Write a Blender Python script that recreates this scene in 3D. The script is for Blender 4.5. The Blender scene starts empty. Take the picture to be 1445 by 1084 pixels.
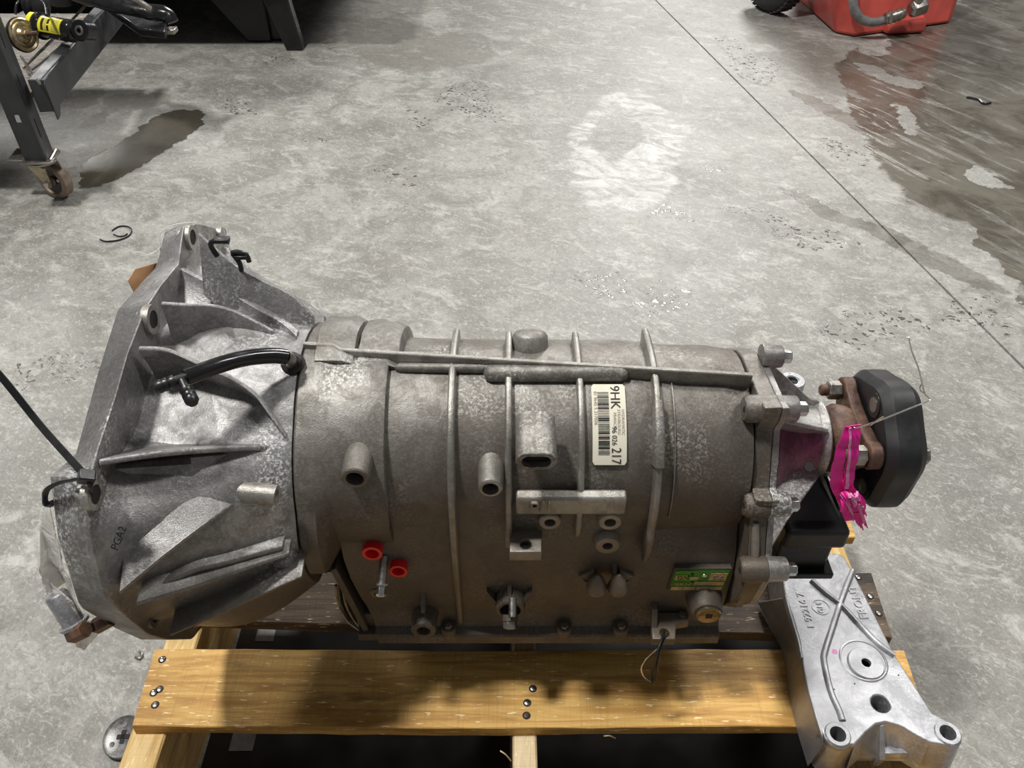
import bpy, bmesh, math, random
from mathutils import Vector, Matrix, noise
random.seed(7)
SC = bpy.context.scene
COL = SC.collection
# ---------------------------------------------------------------- camera
F = 1130.0; PIT = math.radians(40.5); H = .947
cam_d = bpy.data.cameras.new('camera'); cam = bpy.data.objects.new('camera', cam_d); COL.objects.link(cam)
cam.location = (0, 0, H); cam.rotation_euler = (math.radians(90) - PIT, 0, 0)
cam_d.sensor_fit = 'HORIZONTAL'; cam_d.sensor_width = 36; cam_d.lens = 36 * F / 1445
cam_d.clip_start = .02; cam_d.clip_end = 100
SC.camera = cam
# ---------------------------------------------------------------- world, lights, exposure
SC.view_settings.view_transform = 'Standard'; SC.view_settings.look = 'None'
SC.view_settings.gamma = 1; SC.view_settings.use_curve_mapping = False
SC.view_settings.exposure = 0.0
W = bpy.data.worlds.new('shop_air'); SC.world = W; W.use_nodes = True
W.node_tree.nodes['Background'].inputs[0].default_value = (.98, .99, 1.0, 1)
W.node_tree.nodes['Background'].inputs[1].default_value = .13
def area(name, loc, target, sx, sy, power, col=(1, .985, .955)):
    d = bpy.data.lights.new(name, 'AREA'); d.shape = 'RECTANGLE'; d.size = sx; d.size_y = sy
    d.energy = power; d.color = col
    o = bpy.data.objects.new(name, d); COL.objects.link(o); o.location = loc
    o.rotation_euler = (Vector(target) - Vector(loc)).to_track_quat('-Z', 'Y').to_euler()
    return o
area('ceiling_lamp', (-1.45, .78, 4.4), (-.2, .8, 0), .4, .4, 175)
area('ceiling_lamp', (1.9, 8.5, 4.6), (1.2, 4, 0), 1.2, 2.6, 420)
area('ceiling_lamp', (-5.2, 8.5, 4.6), (-2, 4, 0), .6, 2.6, 190)
area('ceiling_lamp', (2.6, 1.6, 4.4), (1.0, 1.2, 0), .5, 1.4, 92)

# ---------------------------------------------------------------- geometry of the view, used to survey positions
fv = Vector((0, math.cos(PIT), -math.sin(PIT))); uv = Vector((0, math.sin(PIT), math.cos(PIT))); rv = Vector((1, 0, 0)); CP = Vector((0, 0, H))
YA, ZA = .5725, .388        # axis of the gearbox, parallel to X
def ray(x, y): return fv + rv * ((x - 722.5) / F) + uv * ((542 - y) / F)
def ax(x, y, X): d = ray(x, y); return CP + d * (X / d.x)
def ay(x, y, Y): d = ray(x, y); return CP + d * (Y / d.y)
def az(x, y, Z): d = ray(x, y); return CP + d * ((Z - H) / d.z)
def ad(x, y, D): return CP + ray(x, y) * D
def cyl(x, y, R):
    d = ray(x, y); oy, oz = -YA, H - ZA
    a = d.y * d.y + d.z * d.z; b = 2 * (oy * d.y + oz * d.z); c = oy * oy + oz * oz - R * R
    q = max(b * b - 4 * a * c, 0)
    return CP + d * ((-b - math.sqrt(q)) / (2 * a))
def pol(p): return math.hypot(p.y - YA, p.z - ZA), math.atan2(p.z - ZA, p.y - YA)
def fp(X, r, th): return Vector((X, YA + r * math.cos(th), ZA + r * math.sin(th)))
def interp(tab, x):
    if x <= tab[0][0]: return tab[0][1]
    for (a, fa), (b, fb) in zip(tab, tab[1:]):
        if x <= b: return fa + (fb - fa) * (x - a) / (b - a)
    return tab[-1][1]
# ---------------------------------------------------------------- materials
class NT:
    def __init__(s, name):
        s.m = bpy.data.materials.new(name); s.m.use_nodes = True; s.t = s.m.node_tree; s.n = s.t.nodes
        s.b = s.n['Principled BSDF']; s.out = s.n['Material Output']
        s.tc = s.n.new('ShaderNodeTexCoord')
    def link(s, a, b): s.t.links.new(a, b)
    def val(s, sock, v):
        if isinstance(v, bpy.types.NodeSocket): s.link(v, sock)
        elif isinstance(v, (tuple, list)) and len(v) == 3 and sock.type == 'RGBA': sock.default_value = (*v, 1)
        else: sock.default_value = v
    def math(s, op, a, b=0.0, c=None, clamp=False):
        n = s.n.new('ShaderNodeMath'); n.operation = op; n.use_clamp = clamp
        s.val(n.inputs[0], a); s.val(n.inputs[1], b)
        if c is not None: s.val(n.inputs[2], c)
        return n.outputs[0]
    def vm(s, op, a, b=(0, 0, 0)):
        n = s.n.new('ShaderNodeVectorMath'); n.operation = op; s.val(n.inputs[0], a); s.val(n.inputs[1], b)
        return n.outputs['Value'] if op in ('LENGTH', 'DOT_PRODUCT', 'DISTANCE') else n.outputs[0]
    def map(s, vec, scale=(1, 1, 1), loc=(0, 0, 0), rot=(0, 0, 0)):
        if any(rot):
            r = s.n.new('ShaderNodeMapping'); s.link(vec, r.inputs[0]); r.inputs['Rotation'].default_value = rot; vec = r.outputs[0]; rot = (0, 0, 0)
        n = s.n.new('ShaderNodeMapping'); s.link(vec, n.inputs[0]); n.inputs['Scale'].default_value = scale
        n.inputs['Location'].default_value = loc; n.inputs['Rotation'].default_value = rot; return n.outputs[0]
    def noise(s, vec, scale, detail=4, rough=.55, dist=0, col=False):
        n = s.n.new('ShaderNodeTexNoise'); s.link(vec, n.inputs['Vector']); n.inputs['Scale'].default_value = scale
        n.inputs['Detail'].default_value = detail; n.inputs['Roughness'].default_value = rough; n.inputs['Distortion'].default_value = dist
        return n.outputs['Color' if col else 'Fac']
    def ramp(s, fac, stops, interp='LINEAR'):
        n = s.n.new('ShaderNodeValToRGB'); s.link(fac, n.inputs[0]); r = n.color_ramp; r.interpolation = interp
        while len(r.elements) < len(stops): r.elements.new(.5)
        for e, (p, c) in zip(r.elements, stops):
            e.position = p; e.color = (*c, 1) if isinstance(c, (tuple, list)) else (c, c, c, 1)
        return n.outputs[0]
    def mr(s, v, a, b, c=0.0, d=1.0, smooth=True):
        n = s.n.new('ShaderNodeMapRange'); n.interpolation_type = 'SMOOTHSTEP' if smooth else 'LINEAR'
        s.val(n.inputs[0], v)
        for i, k in enumerate((a, b, c, d)): s.val(n.inputs[i + 1], k)
        return n.outputs[0]
    def mix(s, fac, a, b, mode='MIX'):
        n = s.n.new('ShaderNodeMix'); n.data_type = 'RGBA'; n.blend_type = mode
        s.val(n.inputs[0], fac); s.val(n.inputs[6], a); s.val(n.inputs[7], b); return n.outputs[2]
    def bump(s, h, strength=.3, dist=.001):
        n = s.n.new('ShaderNodeBump'); s.link(h, n.inputs['Height']); n.inputs['Strength'].default_value = strength
        n.inputs['Distance'].default_value = dist; s.link(n.outputs[0], s.b.inputs['Normal']); return n
    def set(s, **k):
        for kk, v in k.items(): s.val(s.b.inputs[kk.replace('_', ' ')], v)
        return s
def plain(name, col, rough=.5, metal=0.0, var=.15, scale=60, bump=.15, coat=0, spec=None):
    t = NT(name); o = t.tc.outputs['Object']
    n = t.noise(o, scale, 4, .6)
    dark = tuple(c * (1 - var) for c in col); lite = tuple(min(1, c * (1 + var)) for c in col)
    t.set(Base_Color=t.ramp(n, [(.3, dark), (.7, lite)]), Roughness=t.mr(n, .3, .7, max(.03, rough - .08), min(1, rough + .08)), Metallic=metal)
    if coat: t.set(Coat_Weight=coat)
    if spec is not None: t.b.inputs['Specular IOR Level'].default_value = spec
    t.bump(t.noise(o, scale * 5, 3), bump, .0005)
    return t.m
def cast(name, base, dark, lite, speck=.5, grime=(.05, .035, .022), grime_z=None, metal=.55, rough=.42, sc=1.0, smear=False):
    t = NT(name); o = t.tc.outputs['Object']
    big = t.noise(o, 9 * sc, 5, .6); mid = t.noise(o, 45 * sc, 6, .7, .6); fine = t.noise(o, 330 * sc, 6, .8); grain = t.noise(o, 900 * sc, 2, .6)
    c = t.ramp(big, [(.3, dark), (.55, base), (.75, tuple(b * 1.25 for b in base))])
    c = t.mix(t.mr(mid, .42, .6, 0, .7), c, dark)
    # pale oxide bloom broken into specks
    patch = t.mr(t.noise(o, 14 * sc, 4, .6), .48, .68)
    sp = t.math('MULTIPLY', t.mr(fine, .49, .58), t.math('ADD', t.math('MULTIPLY', patch, .95), .16))
    c = t.mix(t.math('MULTIPLY', sp, speck), c, lite)
    g = None
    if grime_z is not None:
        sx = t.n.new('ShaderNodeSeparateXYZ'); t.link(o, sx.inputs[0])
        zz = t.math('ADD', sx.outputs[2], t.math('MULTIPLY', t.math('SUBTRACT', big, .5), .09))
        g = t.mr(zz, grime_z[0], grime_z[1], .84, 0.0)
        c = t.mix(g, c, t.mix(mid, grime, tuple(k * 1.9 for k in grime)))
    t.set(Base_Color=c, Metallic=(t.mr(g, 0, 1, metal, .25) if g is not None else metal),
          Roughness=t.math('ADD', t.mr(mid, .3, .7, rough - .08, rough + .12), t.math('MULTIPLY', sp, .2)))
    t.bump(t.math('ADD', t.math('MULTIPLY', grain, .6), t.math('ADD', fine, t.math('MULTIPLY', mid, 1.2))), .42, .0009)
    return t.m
M = {}
# floor-fixed ellipses given by surveyed points: centre, end of one half axis, end of the other
def floor_mat():
    t = NT('concrete'); g = t.n.new('ShaderNodeNewGeometry'); P = g.outputs['Position']
    flat = t.vm('MULTIPLY', P, (1, 1, 0))
    wob = t.vm('SCALE', t.vm('SUBTRACT', t.noise(flat, 7, 5, .65, col=True), (.5, .5, .5))); wob.node.inputs['Scale'].default_value = .17
    wp = t.vm('ADD', flat, wob)
    wob2 = t.vm('SCALE', t.vm('SUBTRACT', t.noise(flat, 26, 4, .6, col=True), (.5, .5, .5))); wob2.node.inputs['Scale'].default_value = .055
    wp2 = t.vm('ADD', flat, wob2)
    def ell(c, a, b, e0=1.0, e1=.86, vec=None):
        C0 = az(*c, 0); A = az(*a, 0) - C0; B = az(*b, 0) - C0
        det = A.x * B.y - A.y * B.x
        ua = Vector((B.y / det, -B.x / det, 0)); ub = Vector((-A.y / det, A.x / det, 0))
        d = t.vm('SUBTRACT', vec or wp, tuple(C0))
        cb = t.n.new('ShaderNodeCombineXYZ')
        t.link(t.vm('DOT_PRODUCT', d, tuple(ua)), cb.inputs[0]); t.link(t.vm('DOT_PRODUCT', d, tuple(ub)), cb.inputs[1])
        return t.mr(t.vm('LENGTH', cb.outputs[0]), e1, e0, 1.0, 0.0)
    def union(l):
        r = l[0]
        for k in l[1:]: r = t.math('MAXIMUM', r, k)
        return r
    n1 = t.noise(flat, 1.6, 7, .62, .4); n2 = t.noise(flat, 6.5, 8, .68, .8); n3 = t.noise(flat, 38, 6, .7, .5); n4 = t.noise(flat, 300, 3, .7)
    n5 = t.noise(t.map(flat, (1, 1.7, 1), rot=(0, 0, .5)), 9, 9, .78, 1.1)
    c = t.ramp(n1, [(.32, (.17, .163, .148)), (.5, (.29, .283, .26)), (.68, (.385, .376, .342))])
    stain = t.noise(flat, 2.7, 6, .66, .7)
    c = t.mix(t.mr(stain, .48, .66, 0, .7), c, (.20, .185, .16))
    c = t.mix(t.mr(n2, .40, .56, .8, 0), c, (.175, .17, .148), 'MIX')
    c = t.mix(t.mr(n5, .5, .64, 0, .6), c, (.52, .51, .47))
    c = t.mix(t.mr(n3, .5, .64, 0, .55), c, (.18, .17, .15))
    n6 = t.noise(t.map(flat, (1, 1.5, 1), rot=(0, 0, .8)), 75, 7, .78, 1.2)
    c = t.mix(t.mr(n6, .52, .64, 0, .5), c, (.60, .59, .55))
    c = t.mix(t.mr(n6, .47, .36, 0, .5), c, (.15, .14, .12))
    c = t.mix(t.mr(n4, .4, .75, 0, .25), c, (.55, .53, .49))
    # chalky dried-out ring beyond the gearbox
    ring = t.math('SUBTRACT', ell((880, 205), (960, 200), (878, 320)), ell((868, 190), (915, 190), (868, 232)), clamp=True)
    c = t.mix(t.math('MULTIPLY', ring, t.mr(n5, .42, .58, .05, .6)), c, (.62, .62, .60))
    # wet film, top right
    sd = az(1290, 195, 0) - az(1110, 110, 0)
    streak = t.noise(t.map(flat, (1, 7, 1), rot=(0, 0, -math.atan2(sd.y, sd.x))), 4, 6, .7, .4)
    wetf = union([ell((1380, 60), (1580, 95), (1390, -70)), ell((1330, 95), (1200, 88), (1345, 160)), ell((1260, 130), (1175, 85), (1290, 110)),
                  ell((1400, 190), (1285, 130), (1430, 120)), ell((1440, 270), (1385, 190), (1500, 230)), ell((1425, 330), (1360, 260), (1455, 300)),
                  ell((1520, 380), (1490, 250), (1600, 380))])
    dry = union([ell((1255, 108), (1305, 122), (1243, 97)), ell((1278, 172), (1302, 196), (1285, 166)), ell((1390, 250), (1428, 262), (1392, 235)), ell((1230, 60), (1262, 62), (1235, 80))])
    wet = t.math('MULTIPLY', wetf, t.math('SUBTRACT', 1.0, t.math('MULTIPLY', dry, .9)), clamp=True)
    wet = t.math('MULTIPLY', t.mr(wet, .2, .55), t.mr(streak, .36, .5, .45, 1))
    lines = union([ell((1190, 165), (1105, 122), (1196, 158), vec=wp2), ell((1155, 292), (1098, 262), (1160, 285), vec=wp2), ell((1230, 322), (1160, 296), (1236, 315), vec=wp2),
                   ell((1330, 372), (1240, 330), (1338, 362), vec=wp2)])
    wet = t.math('MAXIMUM', wet, t.math('MULTIPLY', lines, .55))
    # puddle beside the cart: outline traced on the floor, two overlapping lobes
    pud = union([ell((205, 205), (285, 155), (222, 222), 1, .95, wp2), ell((240, 180), (284, 158), (262, 196), 1, .95, wp2), ell((160, 228), (205, 208), (172, 246), 1, .95, wp2)])
    damp = union([ell((1120, 70), (1190, 90), (1130, 45)), ell((1175, 110), (1240, 140), (1190, 92)), ell((560, 60), (640, 90), (585, 30)), ell((118, 138), (150, 125), (130, 150)), ell((145, 165), (170, 150), (150, 172)), ell((195, 140), (240, 135), (200, 152)), ell((640, 70), (700, 60), (650, 95))])
    # boot and tyre prints: small wet ticks
    vor = t.n.new('ShaderNodeTexVoronoi'); vor.feature = 'DISTANCE_TO_EDGE'; vor.inputs['Scale'].default_value = 46
    t.link(t.map(wp2, (1, 1.9, 1), rot=(0, 0, .6)), vor.inputs['Vector'])
    tick = t.math('MULTIPLY', t.mr(vor.outputs['Distance'], .16, .26), t.mr(t.noise(flat, 24, 3, .6), .44, .52))
    pr = union([ell((70, 520), (125, 505), (80, 545)), ell((660, 145), (700, 175), (690, 140)), ell((660, 120), (690, 128), (666, 110)), ell((560, 250), (600, 262), (570, 236)), ell((940, 300), (985, 312), (944, 290)), ell((590, 170), (612, 190), (606, 166)), ell((845, 404), (885, 400), (850, 425)), ell((930, 425), (975, 405), (950, 445)),
                ell((1060, 92), (1098, 120), (1085, 82)), ell((1030, 62), (1052, 76), (1048, 58)), ell((1235, 465), (1320, 460), (1240, 492)), ell((1385, 445), (1445, 435), (1395, 470)),
                ell((1070, 305), (1120, 320), (1078, 295)), ell((1150, 335), (1230, 345), (1155, 322)), ell((478, 73), (497, 76), (480, 80)), ell((395, 84), (420, 86), (396, 93)), ell((335, 152), (368, 158), (340, 166)),
                ell((440, 198), (462, 195), (444, 206)), ell((1190, 215), (1225, 230), (1200, 205)), ell((1010, 240), (1040, 250), (1018, 232))])
    pr = t.math('MULTIPLY', pr, tick)
    dirt = t.math('MULTIPLY', pr, .9)
    c = t.mix(t.math('MULTIPLY', wet, .92), c, t.mix(t.mr(n2, .35, .6), (.07, .058, .042), (.15, .135, .108)))
    c = t.mix(t.math('MULTIPLY', t.math('MULTIPLY', damp, t.mr(n2, .36, .54, .15, 1)), .5), c, (.12, .105, .08))
    c = t.mix(t.math('MULTIPLY', pud, .94), c, t.mix(n2, (.055, .046, .032), (.09, .077, .055)))
    c = t.mix(dirt, c, (.075, .066, .052))
    allwet = union([wet, t.math('MULTIPLY', pud, .9), t.math('MULTIPLY', pr, 1.0)])
    r = t.mr(n2, .3, .7, .42, .62)
    r = t.mr(allwet, 0, 1, r, .2)
    t.set(Base_Color=c, Roughness=r)
    h = t.math('ADD', t.math('MULTIPLY', n3, .6), t.math('ADD', t.math('MULTIPLY', n4, .25), t.math('MULTIPLY', n2, 1.0)))
    h = t.math('MULTIPLY', h, t.mr(allwet, 0, 1, 1, .35))
    t.bump(h, .35, .004)
    return t.m
M['floor'] = floor_mat()
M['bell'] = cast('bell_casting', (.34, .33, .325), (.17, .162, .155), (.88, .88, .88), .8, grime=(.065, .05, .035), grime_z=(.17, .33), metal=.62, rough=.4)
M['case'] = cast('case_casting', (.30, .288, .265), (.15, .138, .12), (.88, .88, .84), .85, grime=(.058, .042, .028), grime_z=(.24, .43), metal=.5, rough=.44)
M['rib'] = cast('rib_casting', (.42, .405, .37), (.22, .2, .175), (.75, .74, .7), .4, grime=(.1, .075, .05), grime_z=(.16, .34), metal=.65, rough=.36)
M['tail'] = cast('tail_casting', (.36, .35, .335), (.18, .165, .15), (.85, .85, .84), .75, metal=.62, rough=.38)
M['bright'] = cast('bright_casting', (.50, .50, .515), (.33, .33, .345), (.8, .8, .82), .35, metal=.75, rough=.36, sc=.8)
M['pink_spill'] = cast('magenta_stain', (.20, .06, .11), (.09, .03, .05), (.5, .3, .4), .3, metal=.4, rough=.4)
M['underlay'] = plain('black_sheet', (.010, .009, .008), .38, 0, .5, 12, .3)
M['dark'] = plain('hole_dark', (.012, .011, .01), .7, 0)
M['black_rubber'] = plain('black_rubber', (.015, .015, .016), .48, 0, .3, 40, .25)
M['gloss_black'] = plain('gloss_black', (.012, .012, .013), .2, 0, .3, 40, .08)
M['black_plastic'] = plain('black_plastic', (.015, .015, .016), .36, 0, .2, 80, .05)
M['zinc'] = plain('zinc_bolt', (.62, .61, .58), .28, 1, .2, 90, .1)
M['steel'] = plain('dull_steel', (.33, .31, .28), .38, .9, .3, 90, .2)
M['gold_zinc'] = plain('yellow_zinc', (.42, .34, .22), .32, .9, .35, 70, .2)
def rust():
    t = NT('rusted_steel'); o = t.tc.outputs['Object']
    n = t.noise(o, 60, 6, .65); k = t.noise(o, 240, 4, .7)
    c = t.ramp(n, [(.3, (.055, .034, .027)), (.5, (.11, .062, .045)), (.68, (.22, .115, .06)), (.8, (.30, .17, .08))])
    t.set(Base_Color=c, Roughness=t.mr(n, .3, .7, .38, .7), Metallic=.35); t.bump(t.math('ADD', n, k), .35, .001)
    return t.m
M['rust'] = rust()
def wood(name, tones, axis, seed, grime=.3):
    t = NT(name); o = t.tc.outputs['Object']
    lo = (seed * 1.7, seed * 3.1, seed)
    s = (1.1, 13, 13) if axis == 'x' else (13, 1.1, 13)
    grain = t.noise(t.map(o, s, lo), 5.5, 6, .6, 1.3)
    s2 = (10, 260, 260) if axis == 'x' else (260, 10, 260)
    fib = t.noise(t.map(o, s2, lo), 2.2, 4, .7, .2)
    cross = t.noise(t.map(o, (330, 12, 12) if axis == 'x' else (12, 330, 12), lo), 1.4, 3, .6)
    c = t.ramp(grain, [(.25, tones[0]), (.45, tones[1]), (.6, tones[2]), (.78, tones[1])])
    c = t.mix(t.mr(fib, .55, .75, 0, .45), c, tuple(k * 1.35 for k in tones[2]))
    c = t.mix(t.mr(cross, .5, .7, 0, .22), c, tones[0])
    c = t.mix(t.math('MULTIPLY', t.mr(t.noise(t.map(o, (2.5, 9, 9) if axis == 'x' else (9, 2.5, 9), lo), 2.2, 5, .6), .56, .72), grime), c, tuple(k * .28 for k in tones[0]))
    chip = t.noise(t.map(o, (60, 330, 330) if axis == 'x' else (330, 60, 330), lo), 1.0, 2, .5)
    c = t.mix(t.mr(chip, .64, .70, 0, .8), c, (.95, .78, .45))
    t.set(Base_Color=c, Roughness=.55); t.bump(t.math('ADD', fib, t.math('MULTIPLY', cross, .6)), .45, .0012)
    return t.m
M['plank'] = wood('plank_wood', ((.28, .125, .028), (.52, .275, .062), (.70, .43, .125)), 'x', 1, .8)
M['plank_dark'] = wood('weathered_wood', ((.045, .027, .014), (.10, .062, .036), (.20, .135, .08)), 'x', 4, .9)
M['stringer'] = wood('stringer_wood', ((.47, .27, .08), (.66, .44, .16), (.80, .58, .27)), 'y', 2, .3)
M['stringer_pale'] = wood('pale_stringer_wood', ((.40, .28, .13), (.58, .44, .24), (.72, .58, .36)), 'y', 5, .6)
M['red'] = plain('red_plug', (.72, .012, .018), .35, 0, .1, 60, .05)
M['label'] = plain('label_paper', (.80, .76, .62), .5, 0, .05, 30, .05)
M['ink'] = plain('ink', (.02, .018, .018), .5, 0, .05)
M['ink_faint'] = plain('ink_faint', (.33, .27, .23), .55, 0, .3, 400)
M['ink_green'] = plain('ink_green', (.16, .2, .15), .55, 0, .2, 300)
M['green'] = plain('plate_green', (.05, .26, .035), .3, .5, .2, 200, .1)
M['tan'] = plain('plate_tan', (.47, .34, .19), .35, .4, .2, 300, .15)
M['pink'] = plain('pink_ribbon', (.95, .012, .36), .45, 0, .2, 90, .1)
M['pink_pale'] = plain('pink_fray', (.93, .30, .56), .6, 0, .3, 300, .2)
M['wire'] = plain('bare_wire', (.78, .77, .74), .25, 1, .1)
M['card'] = plain('brown_card', (.46, .25, .12), .7, 0, .1, 50, .1)
M['string'] = plain('white_string', (.75, .73, .68), .7, 0, .1, 300)
M['grey_paint'] = plain('grey_paint', (.042, .044, .048), .42, .2, .25, 30, .1)
M['black_paint'] = plain('black_paint', (.008, .008, .009), .3, 0, .4, 14, .05)
M['red_tank'] = plain('red_tank_plastic', (.56, .09, .07), .42, 0, .25, 9, .12)
M['red_dirty'] = plain('dirty_red_plastic', (.40, .10, .08), .5, 0, .35, 14, .15)
M['hose'] = plain('dusty_hose', (.16, .155, .15), .6, 0, .35, 40, .2)
M['tyre'] = plain('tyre_rubber', (.035, .034, .032), .8, 0, .4, 60, .4)
M['yellow'] = plain('yellow_label', (.82, .76, .03), .4, 0, .05)
M['wheel'] = plain('caster_tread', (.27, .20, .15), .5, 0, .3, 70, .2)
M['slat'] = wood('shelf_board', ((.07, .058, .045), (.12, .10, .08), (.19, .165, .135)), 'x', 9, .5)
M['cap'] = plain('grey_cap', (.20, .195, .19), .4, .6, .4, 120, .25)
def film():
    t = NT('clear_film'); o = t.tc.outputs['Object']
    t.set(Base_Color=(.86, .83, .78), Roughness=.22, Alpha=t.mr(t.noise(o, 45, 4, .6, .8), .35, .68, .42, .78)); t.bump(t.noise(o, 60, 4, .5, 1.2), .8, .006)
    return t.m
M['film'] = film()
# ---------------------------------------------------------------- object helpers
BASE = {}
def thing(name, label, cat, loc, group=None):
    o = bpy.data.objects.new(name, None); COL.objects.link(o); o.location = loc; o.empty_display_size = .05
    o['label'] = label; o['category'] = cat
    if group: o['group'] = group
    BASE[o.name] = Vector(loc); return o
def tag(o, label, cat, group=None):
    o['label'] = label; o['category'] = cat
    if group: o['group'] = group
    return o
def link(name, me, mat, parent=None, smooth=40, bevel=0, seg=2, origin=None, label=None):
    if mat is not None: me.materials.append(M[mat] if isinstance(mat, str) else mat)
    o = bpy.data.objects.new(name, me); COL.objects.link(o)
    if parent is not None:
        L = BASE[parent.name]; me.transform(Matrix.Translation(-L)); o.parent = parent; BASE[o.name] = L
    else:
        if origin is None:
            vs = [v.co for v in me.vertices]
            origin = Vector((sum(v.x for v in vs) / len(vs), sum(v.y for v in vs) / len(vs), min(v.z for v in vs)))
        L = Vector(origin); me.transform(Matrix.Translation(-L)); o.location = L; BASE[o.name] = L
    if smooth is not None:
        me.shade_smooth()
        if smooth < 180: me.set_sharp_from_angle(angle=math.radians(smooth))
    if bevel:
        b = o.modifiers.new('bevel', 'BEVEL'); b.width = bevel; b.segments = seg; b.limit_method = 'ANGLE'; b.angle_limit = math.radians(35); b.harden_normals = False
    if label: o['label'] = label
    return o
class MB:
    def __init__(s): s.v = []; s.f = []
    def add(s, vs, fs):
        k = len(s.v); s.v += [tuple(v) for v in vs]; s.f += [tuple(i + k for i in f) for f in fs]; return s
    def loft(s, rings, closed=True, cap0=True, cap1=True):
        n = len(rings[0]); vs = [p for r in rings for p in r]; fs = []
        for i in range(len(rings) - 1):
            for j in range(n if closed else n - 1):
                a = i * n + j; b = i * n + (j + 1) % n; fs.append((a, b, b + n, a + n))
        if closed and cap0: fs.append(tuple(range(n - 1, -1, -1)))
        if closed and cap1: fs.append(tuple((len(rings) - 1) * n + j for j in range(n)))
        return s.add(vs, fs)
    def lathe(s, p, axis, prof, n=24, hexn=None):
        """prof: list of (distance along axis, radius)"""
        a = Vector(axis).normalized(); t = a.orthogonal().normalized(); b = a.cross(t); n = hexn or n
        rings = [[Vector(p) + a * d + (t * math.cos(2 * math.pi * k / n) + b * math.sin(2 * math.pi * k / n)) * max(r, 1e-5) for k in range(n)] for d, r in prof]
        return s.loft(rings)
    def tube(s, pts, r, n=10, cap=True, flat=1.0):
        pts = [Vector(p) for p in pts]; rings = []
        up = None
        for i, p in enumerate(pts):
            d = (pts[min(i + 1, len(pts) - 1)] - pts[max(i - 1, 0)]).normalized()
            if up is None: up = d.orthogonal().normalized()
            up = (up - d * up.dot(d)).normalized(); sd = d.cross(up)
            rr = r[i] if isinstance(r, (list, tuple)) else r
            rings.append([p + up * (math.cos(2 * math.pi * k / n) * rr) + sd * (math.sin(2 * math.pi * k / n) * rr * flat) for k in range(n)])
        return s.loft(rings, True, cap, cap)
    def box(s, c, half, ax3=None):
        c = Vector(c); ax3 = ax3 or (Vector((1, 0, 0)), Vector((0, 1, 0)), Vector((0, 0, 1)))
        vs = [c + ax3[0] * (half[0] * i) + ax3[1] * (half[1] * j) + ax3[2] * (half[2] * k) for i in (-1, 1) for j in (-1, 1) for k in (-1, 1)]
        return s.add(vs, [(0, 1, 3, 2), (4, 6, 7, 5), (0, 4, 5, 1), (2, 3, 7, 6), (0, 2, 6, 4), (1, 5, 7, 3)])
    def prism(s, poly, vec):
        n = len(poly); vec = Vector(vec); vs = [Vector(p) for p in poly] + [Vector(p) + vec for p in poly]
        return s.add(vs, [tuple(range(n - 1, -1, -1)), tuple(range(n, 2 * n))] + [(i, (i + 1) % n, (i + 1) % n + n, i + n) for i in range(n)])
    def mesh(s, name='m'):
        me = bpy.data.meshes.new(name); me.from_pydata(s.v, [], s.f); me.validate(); me.update()
        bm = bmesh.new(); bm.from_mesh(me); bmesh.ops.recalc_face_normals(bm, faces=bm.faces); bm.to_mesh(me); bm.free()
        return me
    def build(s, name, mat, parent=None, **k): return link(name, s.mesh(name), mat, parent, **k)
def spline(pts, m=8):
    pts = [Vector(p) for p in pts]; out = []
    for i in range(len(pts) - 1):
        p0 = pts[max(i - 1, 0)]; p1 = pts[i]; p2 = pts[i + 1]; p3 = pts[min(i + 2, len(pts) - 1)]
        for k in range(m):
            t = k / m
            out.append(.5 * ((2 * p1) + (p2 - p0) * t + (2 * p0 - 5 * p1 + 4 * p2 - p3) * t * t + (3 * p1 - p0 - 3 * p2 + p3) * t ** 3))
    out.append(pts[-1]); return out
def plate_curve(outline, holes, thick, bev, mtx, res=3):
    """flat plate with round-edged outline and holes, local XY, mapped by mtx (top at z=0)"""
    cu = bpy.data.curves.new('plate', 'CURVE'); cu.dimensions = '2D'; cu.fill_mode = 'BOTH'
    for pl in [outline] + holes:
        sp = cu.splines.new('POLY'); sp.points.add(len(pl) - 1)
        for q, p in zip(sp.points, pl): q.co = (p[0], p[1], 0, 1)
        sp.use_cyclic_u = True
    cu.extrude = thick / 2 - bev; cu.bevel_depth = bev; cu.bevel_resolution = res; cu.offset = -bev
    o = bpy.data.objects.new('tmp', cu); COL.objects.link(o)
    me = bpy.data.meshes.new_from_object(o.evaluated_get(bpy.context.evaluated_depsgraph_get()))
    bpy.data.objects.remove(o); bpy.data.curves.remove(cu)
    me.transform(Matrix.Translation((0, 0, -thick / 2))); me.transform(mtx)
    bm = bmesh.new(); bm.from_mesh(me); bmesh.ops.remove_doubles(bm, verts=bm.verts, dist=1e-6); bmesh.ops.recalc_face_normals(bm, faces=bm.faces); bm.to_mesh(me); bm.free()
    me.materials.clear(); return me
def circ(cx, cy, r, n=24, ry=None): return [(cx + r * math.cos(2 * math.pi * k / n), cy + (ry or r) * math.sin(2 * math.pi * k / n)) for k in range(n)]
def text_mesh(body, size, extrude, align='LEFT', bevel=0):
    cu = bpy.data.curves.new('txt', 'FONT'); cu.body = body; cu.size = size; cu.extrude = extrude; cu.align_x = align; cu.resolution_u = 3; cu.bevel_depth = bevel
    o = bpy.data.objects.new('tmp', cu); COL.objects.link(o)
    me = bpy.data.meshes.new_from_object(o.evaluated_get(bpy.context.evaluated_depsgraph_get()))
    bpy.data.objects.remove(o); bpy.data.curves.remove(cu); me.materials.clear(); return me
def frame(o, x, y):
    x = Vector(x).normalized(); z = x.cross(Vector(y)).normalized(); y = z.cross(x)
    return Matrix(((x.x, y.x, z.x, o[0]), (x.y, y.y, z.y, o[1]), (x.z, y.z, z.z, o[2]), (0, 0, 0, 1)))

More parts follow.
